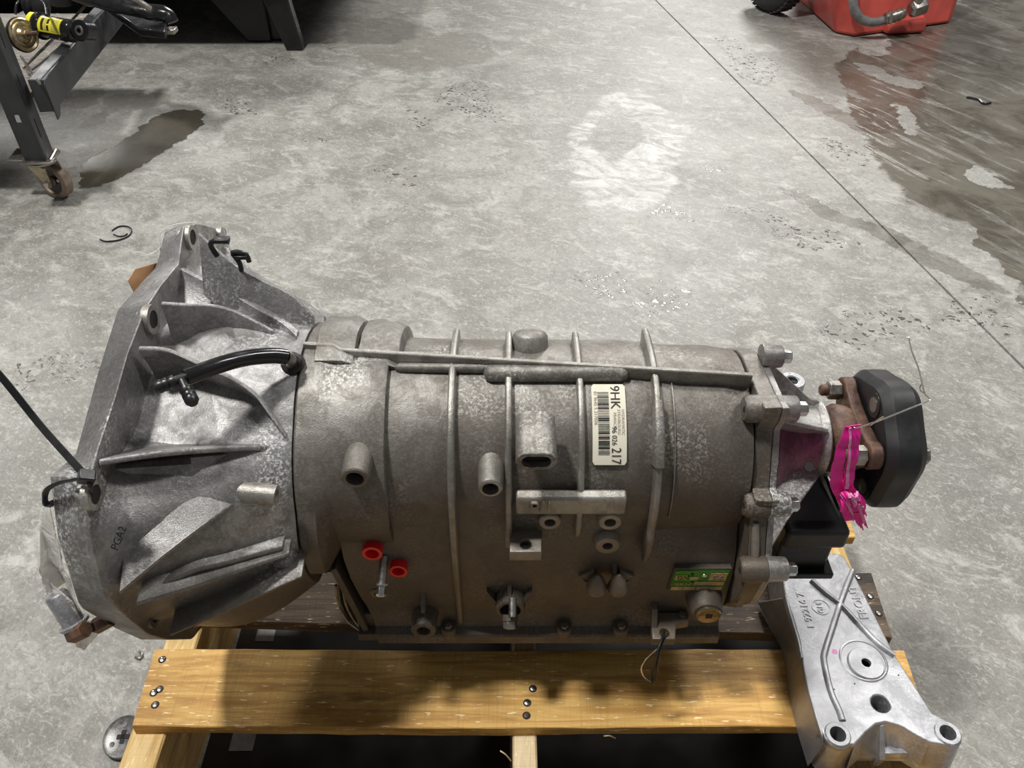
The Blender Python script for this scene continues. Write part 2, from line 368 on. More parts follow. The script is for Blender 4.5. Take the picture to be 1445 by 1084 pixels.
# ================================================================ FLOOR
def build_floor():
    a = az(925, 0, 0); b = az(1445, 520, 0); d = (b - a).normalized(); n = Vector((d.y, -d.x, 0)); m = (a + b) / 2
    ts = [(-16, 0), (-.0028, 0), (-.0022, -.006), (.0022, -.006), (.0028, 0), (16, 0)]
    mb = MB()
    ss = [-18, -9, -4, -2, -1, 0, 1, 2, 4, 9, 18]
    rings = [[m + d * s + n * t + Vector((0, 0, z)) for t, z in ts] for s in ss]
    mb.loft(rings, closed=False)
    o = mb.build('floor', 'floor', None, smooth=None, origin=(0, 0, 0)); o['kind'] = 'structure'
    for p in o.data.polygons:
        pass
    o.data.flip_normals() if o.data.polygons[0].normal.z < 0 else None
build_floor()

# ================================================================ GEARBOX
T = thing('transmission', 'greasy grey cast aluminium automatic gearbox lying on the wooden pallet', 'transmission', (0, YA, .13))
X0, XF, XN, XJ = -.345, -.312, -.19, .232
D = math.radians
back = [(265, .19), (285, .185), (310, .19), (335, .2), (360, .2)]
TM = [(0, .2), (20, .205), (33, .216), (40, .222), (50, .207), (57, .17), (70, .158), (89, .155), (114, .147), (141, .168), (143.5, .203), (158, .202), (177, .204), (196, .19), (212, .192), (228, .196), (245, .193)] + back
TF = [(0, .2), (20, .205), (33, .216), (38, .222), (50, .213), (60, .206), (66, .173), (81, .166), (95, .166), (112, .168), (125, .174), (139, .197), (146, .21), (155, .214), (170, .214), (180, .203), (195, .196), (207, .193), (225, .197), (245, .19)] + back
TN = [(0, .112), (47, .115), (84, .1125), (130, .1065), (172, .115), (186, .126), (200, .133), (225, .142), (250, .125), (300, .112), (360, .112)]
DROP = [(0, .05), (45, .05), (70, .035), (85, .045), (135, .055), (146, .035), (158, .008), (185, .006), (197, .014), (207, .02), (225, .012), (260, .03), (360, .05)]
def polyr(tab, deg):
    for (a, ra), (b, rb) in zip(tab, tab[1:]):
        if a <= deg <= b:
            t = deg - a; w = b - a
            return ra * rb * math.sin(D(w)) / (ra * math.sin(D(t)) + rb * math.sin(D(w - t)))
    return tab[-1][1]
def rskin(X, deg):
    t = (X - XF) / (XN - XF); t = max(0, min(1, t)); deg = deg % 360
    a = polyr(TF, deg) - interp(DROP, deg); b = interp(TN, deg)
    s = t ** .85
    return a + (b - a) * s + (.004 + .016 * max(0, 1 - abs(deg - 222) / 30)) * math.sin(math.pi * t)
def bell():
    N = 180; degs = [360 * k / N for k in range(N)]
    R = lambda X, fn: [fp(X, fn(g), D(g)) for g in degs]
    rings = [R(XN + .002, lambda g: .085), R(-.26, lambda g: min(polyr(TM, g) - .03, .15)), R(X0, lambda g: min(polyr(TM, g) - .018, .185)),
             R(X0, lambda g: polyr(TM, g) - .002), R(X0 + .002, lambda g: polyr(TM, g)), R(XF - .0008, lambda g: polyr(TF, g)), R(XF, lambda g: polyr(TF, g) - .0008),
             R(XF + .0005, lambda g: rskin(XF, g) + .006), R(XF + .003, lambda g: rskin(XF, g) + .001)]
    for i in range(1, 15):
        X = XF + (XN - XF) * i / 14
        rings.append(R(X, lambda g, X=X: rskin(X, g)))
    rings.append(R(XN, lambda g: .085))
    mb = MB(); mb.loft(rings, True, False, False)
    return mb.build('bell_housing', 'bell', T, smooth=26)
BELL = bell()
def tang(x, y, off, far=False):
    d = ray(x, y); oy, oz = -YA, H - ZA; L = math.hypot(d.y, d.z)
    t = -(oy * d.y + oz * d.z) / L ** 2; dist = abs(oy * d.z - oz * d.y) / L
    return CP + d * (t + (1 if far else -1) * math.sqrt((dist + off) ** 2 - dist ** 2) / L)
def fin(px, r0, r1, w=.0045, depth=.035, mat='bell', parent=None, bulge=0.0, name='fin', wb=None, pw=1.0, tan=None, up=None):
    pts = []
    n = len(px)
    cum = [0]
    for a, b in zip(px, px[1:]): cum.append(cum[-1] + math.hypot(b[0] - a[0], b[1] - a[1]))
    for (x, y), c in zip(px, cum):
        t = (c / cum[-1]) ** pw; pts.append(tang(x, y, abs(tan), tan < 0) if tan else cyl(x, y, r0 + (r1 - r0) * t + bulge * math.sin(math.pi * t)))
    pts = spline(pts, 6); rings = []
    for p in pts:
        r, th = pol(p); tt = Vector((0, -math.sin(th), math.cos(th)))
        rb = r - depth; wb_ = wb or w * 1.9
        def q(rr, ww): return fp(p.x, rr, th) + tt * ww
        rings.append([q(rb, -(up or wb_)), q(r - depth * .35, -((up or 0) * .38 + w * .62)), q(r - .0012, -w * .5), q(r, -w * .3), q(r, w * .3), q(r - .0012, w * .5), q(r - depth * .35, w * .62), q(rb, wb_)])
    mb = MB(); mb.loft(rings)
    return mb.build(name, mat, parent or T, smooth=50)
fin([(281, 329), (316, 360), (335, 376), (374, 397), (412, 416), (443, 446)], .2, .117, .005, .055, tan=.003)
fin([(316, 322), (323, 348), (354, 378), (393, 405), (432, 426), (459, 447)], .222, .12, .012, .06, tan=-.004, wb=.02)
fin([(252, 375), (288, 393), (325, 410), (364, 432), (399, 451), (420, 469)], .17, .118, .011, .03, wb=.02)
fin([(228, 427), (257, 429), (296, 430), (325, 436), (354, 449), (385, 466)], .168, .121, .005, .06)
fin([(196, 491), (233, 493), (266, 506), (300, 522), (326, 533), (359, 556), (382, 586), (403, 615)], .165, .112, .005, .07)
fin([(140, 653), (233, 640), (332, 633), (382, 632)], .196, .114, .005, .085, bulge=.010)
fin([(169, 837), (225, 790), (282, 746), (335, 709), (350, 706)], .212, .132, .004, .06, bulge=.010, up=.05)
fin([(193, 853), (273, 829), (339, 806), (408, 783)], .207, .138, .004, .05, up=.012)
fin([(222, 832), (270, 808), (320, 796), (362, 784), (399, 774)], .190, .137, .006, .035)
fin([(240, 897), (280, 880), (317, 864), (384, 833), (426, 814)], .197, .150, .004, .06)
# rounded end of the double ridge
p = cyl(411, 785, .128); MB().lathe(p - Vector((.012, 0, 0)), (1, 0, 0), [(-.02, .004), (.001, .013), (.008, .0155), (.015, .014), (.019, .009), (.0205, .001)], 20).build('bulge', 'bell', BELL, smooth=60)
# lower belly of the bell seen under its last rib
# tube boss with bore
p = cyl(391, 699, .132); q = cyl(272, 712, .140); q = Vector((q.x, p.y + .006, p.z + .004))
mb = MB(); mb.lathe(q, p - q, [(0, .001), (.004, .004), ((p - q).length * .25, .0065), ((p - q).length * .6, .0095), ((p - q).length, .0085), ((p - q).length, .0045), ((p - q).length - .02, .0045), ((p - q).length - .02, 0)], 20)
mb.build('tube_boss', 'rib', T, smooth=50)
# bolt holes in the flange of the bell: raised ring and dark bore
def ringhole(c, axis, ro, ri, h, parent, mat='bell', name='bolt_hole', depth=.012):
    a = Vector(axis).normalized()
    MB().lathe(c - a * .004, a, [(0, ro * 1.02), (.004 + h, ro), (.004 + h, ri), (.004 + h - depth, ri)], 24).build(name, mat, parent, smooth=40)
    o = MB().lathe(c - a * .001, a, [(0, ri * .97), (.0018 + h * .3, ri * .97)], 24).build('bore', 'dark', parent, smooth=40)
for (x, y, ro, ri) in [(268, 335, .012, .0075), (212, 451, .013, .008), (130, 698, .012, .0075), (215, 868, .011, .007), (311, 331, .008, .005)]:
    ringhole(ax(x, y, XF + .001) + Vector((.001, 0, 0)), (1, 0, 0), ro, ri, .002, BELL, 'rib' if y != 868 else 'bell')
# pads standing behind the two upper bolt holes, notches of the top ear
ringhole(ax(132, 714, X0 - .001), (-1, 0, 0), .01, .006, .001, BELL)
me = text_mesh('PGA2', .0085, .0002); me.transform(frame(cyl(166, 778, .2085), cyl(184, 732, .2065) - cyl(166, 778, .2085), Vector((1, 0, 0)) * -1)); link('casting_mark', me, 'dark', BELL, smooth=None)
# ------------------------------------------------ case
def adapter():
    N = 144
    def R(X, k, sq=0.0):
        out = []
        for j in range(N):
            g = 360 * j / N
            r = interp(TN, g) * k + sq * max(0, math.cos(D(2 * (g - 135)))) ** 2 * .005
            fade = max(0, min(1, (X + .172) / .012)); r = r + (min(r, .1075) - r) * fade
            if 206 < g < 334: r = min(r, .10 + .01 * max(0, 216 - g) / 10)
            out.append(fp(X, r, D(g)))
        return out
    L = -.111
    rings = [R(XN + .0012, .8), R(XN + .0012, .985), R(XN + .003, 1.0), R(-.172, 1.0), R(-.160, .99, 1), R(-.15, .985, 1), R(L - .003, .975, 1), R(L, .955, .8), R(L + .001, .80)]
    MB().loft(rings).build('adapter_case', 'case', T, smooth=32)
adapter()
RC = .0975
def case_prof(r, notch, sk=0.0, mid=0.0):
    """(dy, dz) round the case from the top, front side first"""
    half = []
    ang_end = 180 + 24 * notch
    for k in range(22):
        g = 90 + (ang_end - 90) * k / 21; half.append((r * math.cos(D(g)), r * math.sin(D(g))))
    e = half[-1]; s = -(.1 + sk)
    a = [(e[0] + (s - e[0]) * .2, e[1] - .010), (e[0] + (s - e[0]) * .62, e[1] - .022), (s, e[1] - .05 + .012 * (1 - notch)), (s - .001, -.125), (s + .001, -.145), (s, -.168)]
    a[3:3] = [(a[2][0] + (s - .001 - a[2][0]) * k, a[2][1] + (-.125 - a[2][1]) * k) for k in (.3, .65)]
    a += [(s - .003, -.173), (s - .011, -.176), (s - .0125, -.178), (s - .0125, -.190), (s - .011, -.192), (s + .015, -.192)]
    half += a
    full = half + [(-dy, dz) for dy, dz in reversed(half)]
    return full
def case_body():
    xs = [-.1285, -.128, -.105, -.09, -.06, -.045, 0, .04, .08, .10, .115, .13, .15, .17, .19, .205, .2145]
    rings = []
    for X in xs:
        r = interp([(-.11, .1), (-.06, .098), (.0, .0975), (.1, .0975), (.14, .0945), (.146, .0925), (.2, .092), (.206, .089), (.22, .088)], X)
        n = interp([(.08, 0), (.13, 1)], X)
        pr = case_prof(r, n)
        rings.append([Vector((X if X > -.12 or dz > -.02 else X - .032 + .022 * max(0, (-dz - .08) / .11), YA + dy, ZA + dz)) for dy, dz in pr])
    mb = MB(); mb.loft(rings)
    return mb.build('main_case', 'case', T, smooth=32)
CASE = case_body()
# step ring where the drum narrows
def hoop(Xc, w, r, g0, g1, mat='rib', inner=.02, name='rib_hoop', taper=0.0, skirt=None, tip=0.0):
    """rib ring round the case from angle g0 (back/top) to g1, then down the skirt to height skirt"""
    pts = []
    n = 40
    for k in range(n + 1):
        g = g0 + (g1 - g0) * k / n; rr = r + tip * max(0, 1 - k / 5)
        c = Vector((0, math.cos(D(g)), math.sin(D(g)))); pts.append((c * rr, c))
    if skirt is not None:
        z0 = pts[-1][0].z
        m = 12
        for k in range(1, m + 1):
            z = z0 + (skirt - ZA - z0) * k / m; t = k / m
            pts.append((Vector((0, pts[n][0].y + (-(.1 + (r - RC) * (1 - t * .5)) - pts[n][0].y) * min(1, k / 3), z)), Vector((0, -1, 0))))
    rings = []
    for i, (q, c) in enumerate(pts):
        cc = Vector((Xc, YA, ZA)) + q; e = 1.0
        h = w / 2
        if taper and i > len(pts) - 6: cc = cc - c * taper * (i - (len(pts) - 6)) / 5
        rings.append([cc - c * inner + Vector((-h * 1.5, 0, 0)), cc - c * .0015 + Vector((-h, 0, 0)), cc + Vector((-h * .55, 0, 0)), cc + Vector((h * .55, 0, 0)), cc - c * .0015 + Vector((h, 0, 0)), cc - c * inner + Vector((h * 1.5, 0, 0))])
    return MB().loft(rings).build(name, mat, CASE, smooth=50)
hoop(-.0535, .0062, .1065, 62, 182, skirt=.222, tip=.003)
hoop(-.003, .0058, .1055, 68, 182, skirt=.345, tip=.004)
hoop(.0605, .0058, .1045, 66, 182, skirt=.352, taper=.006, tip=.004)
hoop(.128, .0062, .1045, 64, 190, skirt=.318, taper=.004, tip=.006)
hoop(.128, .0085, .108, 118, 150, name='rib_pad')
hoop(.1435, .0015, .0955, 95, 186, name='step_edge', inner=.004)
# machined parting rib running along the top
def parting():
    px = [(428, 483), (470, 486), (480, 492), (560, 497), (642, 502), (720, 507), (800, 512), (900, 518), (980, 523), (1062, 528)]
    rt = [.1175, .1165, .1155, .1145, .113, .112, .111, .1095, .108, .106]
    rings = []
    for (x, y), r in zip(px, rt):
        p = cyl(x, y, r); rr, th = pol(p)
        tt = Vector((0, -math.sin(th), math.cos(th)))
        up = Vector((0, math.cos(th), math.sin(th)))
        h = .0022
        q = lambda r_, k: fp(p.x, r_, th) + tt * k
        rings.append([q(.09, -h * 1.6), q(rr - .0008, -h), q(rr, -h * .6), q(rr, h * .6), q(rr - .0008, h), q(.09, h * 1.6)])
    MB().loft(rings).build('parting_rib', 'rib', CASE, smooth=40)
parting()
# long round bead under the parting rib
for a, b, r in [((556, 519), (712, 521), .0048), ((682, 527), (888, 526), .0082)]:
    P1 = cyl(*a, .1015); P2 = cyl(*b, .1005); P2.y = P1.y; P2.z = P1.z
    L = (P2 - P1).length
    MB().lathe(P1, P2 - P1, [(0, .0005), (.002, r * .7), (.006, r), (L - .008, r), (L - .003, r * .75), (L, .0005)], 20).build('oil_gallery', 'case', CASE, smooth=60)
# lumps behind on the upper side of the case
def dome(x, y, R, r, ax_=(0, .25, 1), h=.012, mat='case'):
    p = cyl(x, y, R); a = Vector(ax_).normalized()
    MB().lathe(p - a * .03, a, [(0, r * 1.1), (.03, r), (.03 + h * .7, r * .95), (.03 + h * .92, r * .8), (.03 + h, r * .5), (.03 + h, .001)], 24).build('dome', mat, CASE, smooth=60)
dome(748, 490, .096, .0175, ax_=(0, .45, 1), h=.016)
dome(535, 464, .108, .013, ax_=(0, .4, 1), h=.008)
# top of the adapter: raised pads seen above the parting rib
for (xa, xb, ya, r, w) in [(448, 512, 455, .121, .03), (505, 572, 463, .1155, .04)]:
    A = cyl(xa, ya, r); B = cyl(xb, ya, r); rr, th = pol(A)
    rings = []
    for X, k in [(A.x, .8), (A.x + .006, 1), (B.x - .012, 1), (B.x - .003, .96), (B.x, .85)]:
        rings.append([fp(X, r * k - max(0, g - 80) * .0005, D(g)) for g in (30, 40, 48, 56, 64, 72, 80, 88, 94, 98)] + [fp(X, .08, D(98)), fp(X, .08, D(30))])
    MB().loft(rings).build('top_pad', 'case', CASE, smooth=45)
# diagonal web at the lower left of the case and the dark converter pan rings
A = ay(466, 806, .470); B = ay(513, 893, .468)
t = Vector((.006, 0, .004))
MB().prism([A, A + t, B + t, B], (0, .1, 0)).build('diagonal_web', 'case', CASE, bevel=.001)
for k, (dx, dz, m) in enumerate([(0, 0, 'steel'), (.006, .004, 'black_paint'), (.010, .008, 'steel')]):
    pts = spline([ay(474 + k * 5, 826, .478), ay(478 + k * 5, 852, .478), ay(490 + k * 5, 876, .478), ay(513, 893 - k * 2, .474)], 6)
    MB().tube(pts, .0016, 8).build('gasket_ring', m, CASE)
# adapter oil pan, seen dark under the diagonal web
mb = MB()
ou = [ay(478, 828, .49), ay(482, 852, .49), ay(494, 874, .49), ay(515, 890, .49), ay(540, 890, .49), ay(520, 800, .49), ay(470, 806, .49)]
mb.prism(ou, (0, .16, 0)); mb.build('front_oil_pan', 'black_paint', T, bevel=.002)
# foot block at lower left
p = ay(532, 902, .465); MB().box(p + Vector((0, .012, .004)), (.019, .013, .0055)).build('foot_block', 'case', CASE, bevel=.0012)
p = ay(528, 880, .474); MB().box(p + Vector((0, .012, 0)), (.018, .012, .016)).build('foot_block', 'case', CASE, bevel=.002)
# oil pan under the rail
PZ = ZA - .192
def pan():
    xs0, xs1 = -.115, .165
    def R(z, i):
        y0, y1 = YA - .1 + i, YA + .1 - i
        return [Vector(v) for v in ((xs0 + i, y0 - .0, z), (xs1 - i, y0, z), (xs1 - i, y1, z), (xs0 + i, y1, z))]
    rings = [R(PZ, -.008), R(PZ - .003, -.008), R(PZ - .004, .0), R(.165, .02), R(.138, .05), R(.1315, .06)]
    MB().loft(rings).build('oil_pan', 'black_paint', T, bevel=.003, smooth=40)
pan()
# bosses that point towards the viewer, horizontally
def boss(x, y, rp, hp, Yf, back=.03, mat='rib', parent=None, name='boss', flare=1.15, depth=.015, inner='dark', direction=(0, -1, 0), chamfer=.0012):
    p = ay(x, y, Yf); dep = (p - CP).dot(fv); r = rp * dep / F; h = hp * dep / F
    a = Vector(direction).normalized(); q = p - a * back
    prof = [(0, r * flare), (back - chamfer, r), (back, r - chamfer)]
    if h > 0: prof += [(back, h), (back - depth, h * .96)]
    o = MB().lathe(q, a, prof, 28).build(name, mat, parent or CASE, smooth=40)
    if h > 0: MB().lathe(q, a, [(back - depth * .75, h * .97), (back - depth * .75 + .0005, h * .97)], 24).build('bore', inner, parent or CASE)
    return p, r, h
boss(500.5, 676, 20, 13, .462, .045, 'case')
boss(692, 690.5, 17.5, 12, .462, .035)
boss(776, 738, 16, 8, .4675, .02)
boss(861, 738, 17, 8.5, .4675, .02)
boss(857.5, 771, 18, 7.5, .4655, .02)
boss(531.5, 839, 10, 4, .4695, .02)
boss(597.5, 891, 17.5, 10, .452, .03, 'case')
boss(720, 862, 21, 15, .456, .03, 'case')
boss(998, 866, 22, 0, .452, .03, 'case', flare=1.3)
# oval boss: two lobes blended
def oval(x, y, hw, r, Yf, back, slot):
    p = ay(x, y, Yf); dep = (p - CP).dot(fv); s = dep / F; hw *= s; r *= s
    def ov(a, b, Y, dz=0): 
        pts = []
        for k in range(28):
            g = 2 * math.pi * k / 28; cx = a if math.cos(g) > 0 else -a
            pts.append(Vector((p.x + cx + b * math.cos(g), Y, p.z + dz + b * math.sin(g))))
        return pts
    MB().loft([ov(hw * .85, r * 1.1, Yf + back, .004), ov(hw, r, Yf + .001), ov(hw, r - .001, Yf), ov(hw * slot, r * .62, Yf), ov(hw * slot, r * .6, Yf + .012)]).build('oval_boss', 'case', CASE, smooth=45)
    MB().loft([ov(hw * slot, r * .6, Yf + .006), ov(hw * slot, r * .6, Yf + .0065)]).build('bore', 'dark', CASE)
oval(757, 652, 12, 17.5, .455, .045, .85)
# red transport plugs
for x, y, r in ((525, 782, 15), (562, 807, 13.5)):
    p = ay(x, y, .4635); s = (p - CP).dot(fv) / F; R = r * s
    MB().lathe(p + Vector((0, .012, 0)), (0, -1, 0), [(0, R * .9), (.010, R), (.012, R * .96), (.012, R * .66), (.004, R * .58), (.004, 0)], 28).build('red_plug', 'red', T, smooth=40, label='red plastic plug')
    MB().lathe(p + Vector((0, .02, 0)), (0, -1, 0), [(0, R * 1.35), (.0095, R * 1.25), (.0105, R * 1.15)], 28).build('port_boss', 'case', CASE, smooth=40)
# screw between the plugs
a = Vector((-.04, -.80, -.55)).normalized(); p = ay(541, 800, .465)
MB().lathe(p - a * .01, a, [(0, .0042), (.026, .0042)], 16).build('stud', 'steel', T)
MB().lathe(p + a * .0155, a, [(0, .0075), (.0015, .0075), (.0022, .006)], 20).build('washer', 'zinc', T)
MB().lathe(p + a * .0175, a, [(0, .0052), (.008, .0052), (.010, .0042), (.011, .001)], hexn=6).build('screw_head', 'zinc', T, smooth=20, bevel=.0005)
# sensor bolts on the round boss
p = ay(723, 859, .452); MB().lathe(p, (0, -.85, -.5), [(-.01, .004), (.008, .004), (.008, .001)], 12).build('stud', 'zinc', T)
p = ay(720, 876, .450); a = Vector((0, -.8, -.6)).normalized()
MB().lathe(p - a * .006, a, [(0, .008), (.006, .008)], 20).build('collar', 'case', T)
MB().lathe(p, a, [(0, .0072), (.007, .0072), (.008, .006), (.008, .0035), (.004, .0032)], hexn=6).build('hex_plug', 'steel', T, smooth=20, bevel=.0005)
# brownish drain plug with a square socket
p = ay(1000, 868, .450); s = (p - CP).dot(fv) / F
MB().lathe(p + Vector((0, .004, 0)), (0, -1, 0), [(0, 17.5 * s), (.0045, 17.5 * s), (.0055, 16.3 * s)], 32).build('drain_plug', 'gold_zinc', T, smooth=30, label='round brownish plug')
MB().box(p + Vector((0, -.0012, 0)), (.0032, .0006, .0032)).build('socket', 'dark', T)
# small fins above the bosses
def web(pts, t=.004, mat='rib', name='web', depth=.03, bev=.0008):
    poly = [Vector(q) for q in pts]; poly = [q - Vector((t / 2, 0, 0)) for q in poly]
    MB().prism(poly, (t, 0, 0)).build(name, mat, CASE, bevel=bev)
def webfin(x, ytop, ybot, Yout, t=.0045, Yin=.48, mat='case'):
    a = ay(x, ytop, .4725); b = ay(x, ybot, Yout)
    web([(b.x, .4725, a.z), (b.x, Yout, b.z), (b.x, Yin, b.z), (b.x, Yin, a.z)], t, mat)
webfin(597, 833, 866, .458)
webfin(719, 822, 846, .460)
webfin(868, 795, 822, .458)
webfin(1007, 838, 848, .458)
for s_ in (-1, 1):
    p0 = ay(719 + s_ * 19, 850, .462); MB().prism([p0, p0 + Vector((s_ * .009, .004, .012)), p0 + Vector((s_ * .009, .02, .012)), p0 + Vector((0, .02, 0))], (0, 0, -.006)).build('web', 'case', CASE)
# pair of cut-off lugs
for x in (842, 872):
    p = ay(x, 826, .458); MB().lathe(p - Vector((0, 0, .006)), (0, 0, 1), [(0, .0098), (.004, .0102), (.016, .006), (.022, .001)], 20).build('lug', 'rib', CASE, smooth=40)
for sx, x in ((-1, 826), (1, 886)):
    p = ay(x, 822, .464)
    MB().prism([p, p + Vector((sx * .007, .004, .004)), p + Vector((-sx * .008, .004, .012)), p + Vector((-sx * .012, 0, -.008))], (0, .012, 0)).build('lug_web', 'rib', CASE, bevel=.001)
# mounting lug with a vertical hole
p1, p2, p3, p4 = (az(x, y, .300) for x, y in ((719, 779), (765, 779), (767, 755), (721, 753)))
lz = ay(742, 779, .449).z
p1, p2, p3, p4 = (az(x, y, lz) for x, y in ((719, 779), (764, 779), (766, 753), (720, 753)))
p3.y = p4.y = .48
cx = (p1.x + p2.x) / 2; hh = az(742, 768, lz)
me = plate_curve([(p1.x, p1.y), (p2.x, p2.y), (p3.x, p3.y), (p4.x, p4.y)], [circ(hh.x, hh.y, .0052)], .013, .0012, Matrix.Translation((0, 0, lz)))
link('mounting_lug', me, 'rib', CASE, smooth=40)
MB().lathe((hh.x, hh.y, lz - .004), (0, 0, 1), [(0, .005), (.0005, .005)], 20).build('bore', 'dark', CASE)
# cast pad with its mark
a = cyl(728, 700, .104); b = cyl(884, 700, .104)
za = ay(760, 694, .472).z; zb = ay(760, 728, .4665).z
MB().prism([(a.x, .4755, za), (a.x, .4665, za - .004), (a.x, .4655, zb + .002), (a.x, .48, zb - .003)], (b.x - a.x, 0, 0)).build('cast_pad', 'rib', CASE, bevel=.0025, seg=3)
me = text_mesh('P/1', .0165, .0016); me.transform(frame(ay(747, 721, .4648), (1, 0, 0), (0, 0, 1))); link('casting_mark', me, 'rib', CASE, smooth=None)
# pan rail bolts
for x in (632, 797, 878):
    p = ay(x, 890, .4575)
    MB().lathe((p.x, .466, ZA - .18), (0, 0, 1), [(0, .0085), (.013, .0082), (.014, .007)], 20).build('bolt_boss', 'case', CASE, smooth=40)
    MB().lathe((p.x, .464, ZA - .167), (0, 0, 1), [(0, .0042), (.004, .0042), (.0045, .003)], hexn=6).build('rail_bolt', 'steel', T, smooth=20)
# bracket with tie hole and upright web
lz = ay(937, 902, .440).z
q = [az(x, y, lz) for x, y in ((921, 902), (953, 902), (954, 880), (972, 877), (972, 864), (928, 864), (919, 884))]
hh = az(938, 893, lz)
me = plate_curve([(v.x, v.y) for v in q], [circ(hh.x, hh.y, .0048)], .011, .001, Matrix.Translation((0, 0, lz)))
link('tie_bracket', me, 'rib', CASE, smooth=40)
p = ay(918, 848, .474); q1 = az(920, 888, lz)
MB().prism([(p.x, .476, p.z), (p.x, .464, p.z), (q1.x, q1.y, lz - .002), (q1.x, .48, lz - .002)], (.006, 0, 0)).build('tie_bracket_web', 'rib', CASE, bevel=.001)
p = az(963, 868, lz); MB().lathe(p, (0, 0, 1), [(-.002, .0042), (.0018, .004), (.0024, .003)], 16).build('rivet', 'rib', CASE)
# green and tan data plate in a raised frame
A = ay(944, 833, .4685); B = ay(1019, 832, .4685); C_ = ay(1022, 806, .4685)
w = (B.x - A.x); h = (C_.z - A.z); sk = .003
def platept(u, v, dy=0): return Vector((A.x + u * w + v * sk, .4685 - dy, A.z + v * h))
def quad(u0, v0, u1, v1, dy, mat, name, par): MB().prism([platept(u0, v0, dy), platept(u1, v0, dy), platept(u1, v1, dy), platept(u0, v1, dy)], (0, .0006, 0)).build(name, mat, par, smooth=None)
MB().prism([platept(-.03, -.06, -.001), platept(1.03, -.06, -.001), platept(1.03, 1.08, -.001), platept(-.03, 1.08, -.001)], (0, .008, 0)).build('plate_frame', 'case', CASE, bevel=.001)
PL = MB().prism([platept(0, 0), platept(1, 0), platept(1, 1), platept(0, 1)], (0, .001, 0)).build('data_plate', 'green', T, bevel=.0004, label='green and tan metal data plate')
for u0, v0, u1, v1 in [(.02, .03, .23, .2), (.25, .03, .47, .2), (.49, .03, .97, .2), (.42, .29, .97, .47), (.66, .54, .97, .9), (.28, .58, .46, .72), (.03, .56, .24, .8)]:
    quad(u0, v0, u1, v1, .0006, 'tan', 'field', PL)
me = text_mesh('GM', .0085, .0002); me.transform(frame(platept(.06, .57, .0012), (1, 0, 0), (0, 0, 1))); link('lettering', me, 'green', PL, smooth=None)
me = text_mesh('SER.NO', .0062, .0002); me.transform(frame(platept(.04, .3, .0008), (1, 0, 0), (0, 0, 1))); link('lettering', me, 'tan', PL, smooth=None)
me = text_mesh('96', .0125, .0002); me.transform(frame(platept(.70, .56, .0012), (1, 0, 0), (0, 0, 1))); link('lettering', me, 'ink_faint', PL, smooth=None)
MB().lathe(platept(.55, .78, -.001), (0, -1, 0), [(0, .0028), (.0022, .0024), (.003, .001)], 14).build('rivet', 'zinc', PL)
for u, v in ((.32, .84), (.39, .42)): MB().lathe(platept(u, v, 0), (0, -1, 0), [(0, .0013), (.0009, .0013)], 10).build('rivet_hole', 'dark', PL)
# barcode label wrapped on the case between two hoops
LR = .0992
_, t0 = pol(cyl(860, 543, LR)); _, t1 = pol(cyl(860, 656, LR)); lx0 = cyl(836, 600, LR).x; lx1 = cyl(884, 600, LR).x
def lp(u, v, lift=0.0): return fp(lx0 + (lx1 - lx0) * u, LR + lift, t0 + (t1 - t0) * v)      # u right, v down
def lgrid(u0, v0, u1, v1, lift, mat, name, par, nu=1, nv=8, rnd=False):
    rings = []
    for i in range(nv + 1):
        v = v0 + (v1 - v0) * i / nv; ins = .06 if rnd and i in (0, nv) else 0
        rings.append([lp(u0 + ins, v, lift), lp(u1 - ins, v, lift), lp(u1 - ins, v, lift - .0006), lp(u0 + ins, v, lift - .0006)])
    return MB().loft(rings).build(name, mat, par, smooth=60)
LAB = lgrid(0, 0, 1, 1, .0008, 'label', 'barcode_label', T, nv=26, rnd=True); LAB['label'] = 'cream paper barcode label'
random.seed(12); v = .11
while v < .88:
    bw = random.choice((.006, .008, .012, .018)); lgrid(.17, v, .50, v + bw, .0012, random.choice(('ink', 'ink_faint', 'ink_green', 'ink')), 'bar', LAB, nv=1); v += bw + random.choice((.006, .008, .012))
ll = (t1 - t0) * LR
def ltext(body, size, u, v, mat, sx=1.0):
    me = text_mesh(body, size, .0)
    for q in me.vertices:
        uu = u + q.co.y / (lx1 - lx0); vv = v + q.co.x * sx / abs(ll); q.co = lp(uu, vv, .0013)
    link('lettering', me, mat, LAB, smooth=None)
ltext('9HK', .0120, .56, .02, 'ink', 1.0)
ltext('HYDRAMATIC', .0036, .86, .33, 'ink_faint', 1.0)
ltext('STRASBOURG', .0036, .74, .33, 'ink_faint', 1.0)
ltext('FRANCE', .0036, .62, .37, 'ink_faint', 1.0)
ltext('96 026', .0062, .57, .54, 'ink', .95)
ltext('217', .0120, .56, .79, 'ink', .8)
ltext('01 9645 5 217026', .0042, .06, .10, 'ink_faint', 1.0)
# ------------------------------------------------ rear flange and tail housing
JP = [(1062, 492), (1070, 500), (1097, 560), (1106, 575), (1100, 594), (1092, 606), (1086, 690), (1092, 708), (1084, 728), (1080, 790), (1084, 803), (1078, 822), (1060, 852), (1040, 858)]
JO = [ax(x, y, XJ) for x, y in JP]
JO = [(p.y, p.z) for p in JO]
by = [(.50, .255), (.62, .25), (.67, .30), (.675, .38), (.66, .425), (.64, .45)]
JO = JO + by
def rearflange():
    def R(X, k): 
        cy, cz = YA, ZA - .02
        return [Vector((X, cy + (y - cy) * k, cz + (z - cz) * k)) for y, z in JO]
    MB().loft([R(.216, .9), R(.2165, .985), R(XJ - .0006, 1.0)]).build('rear_flange', 'case', T, smooth=35, bevel=.0012)
    MB().loft([R(XJ + .0, .985), R(XJ + .0065, .985)]).build('tail_flange', 'tail', T, smooth=35, bevel=.001)
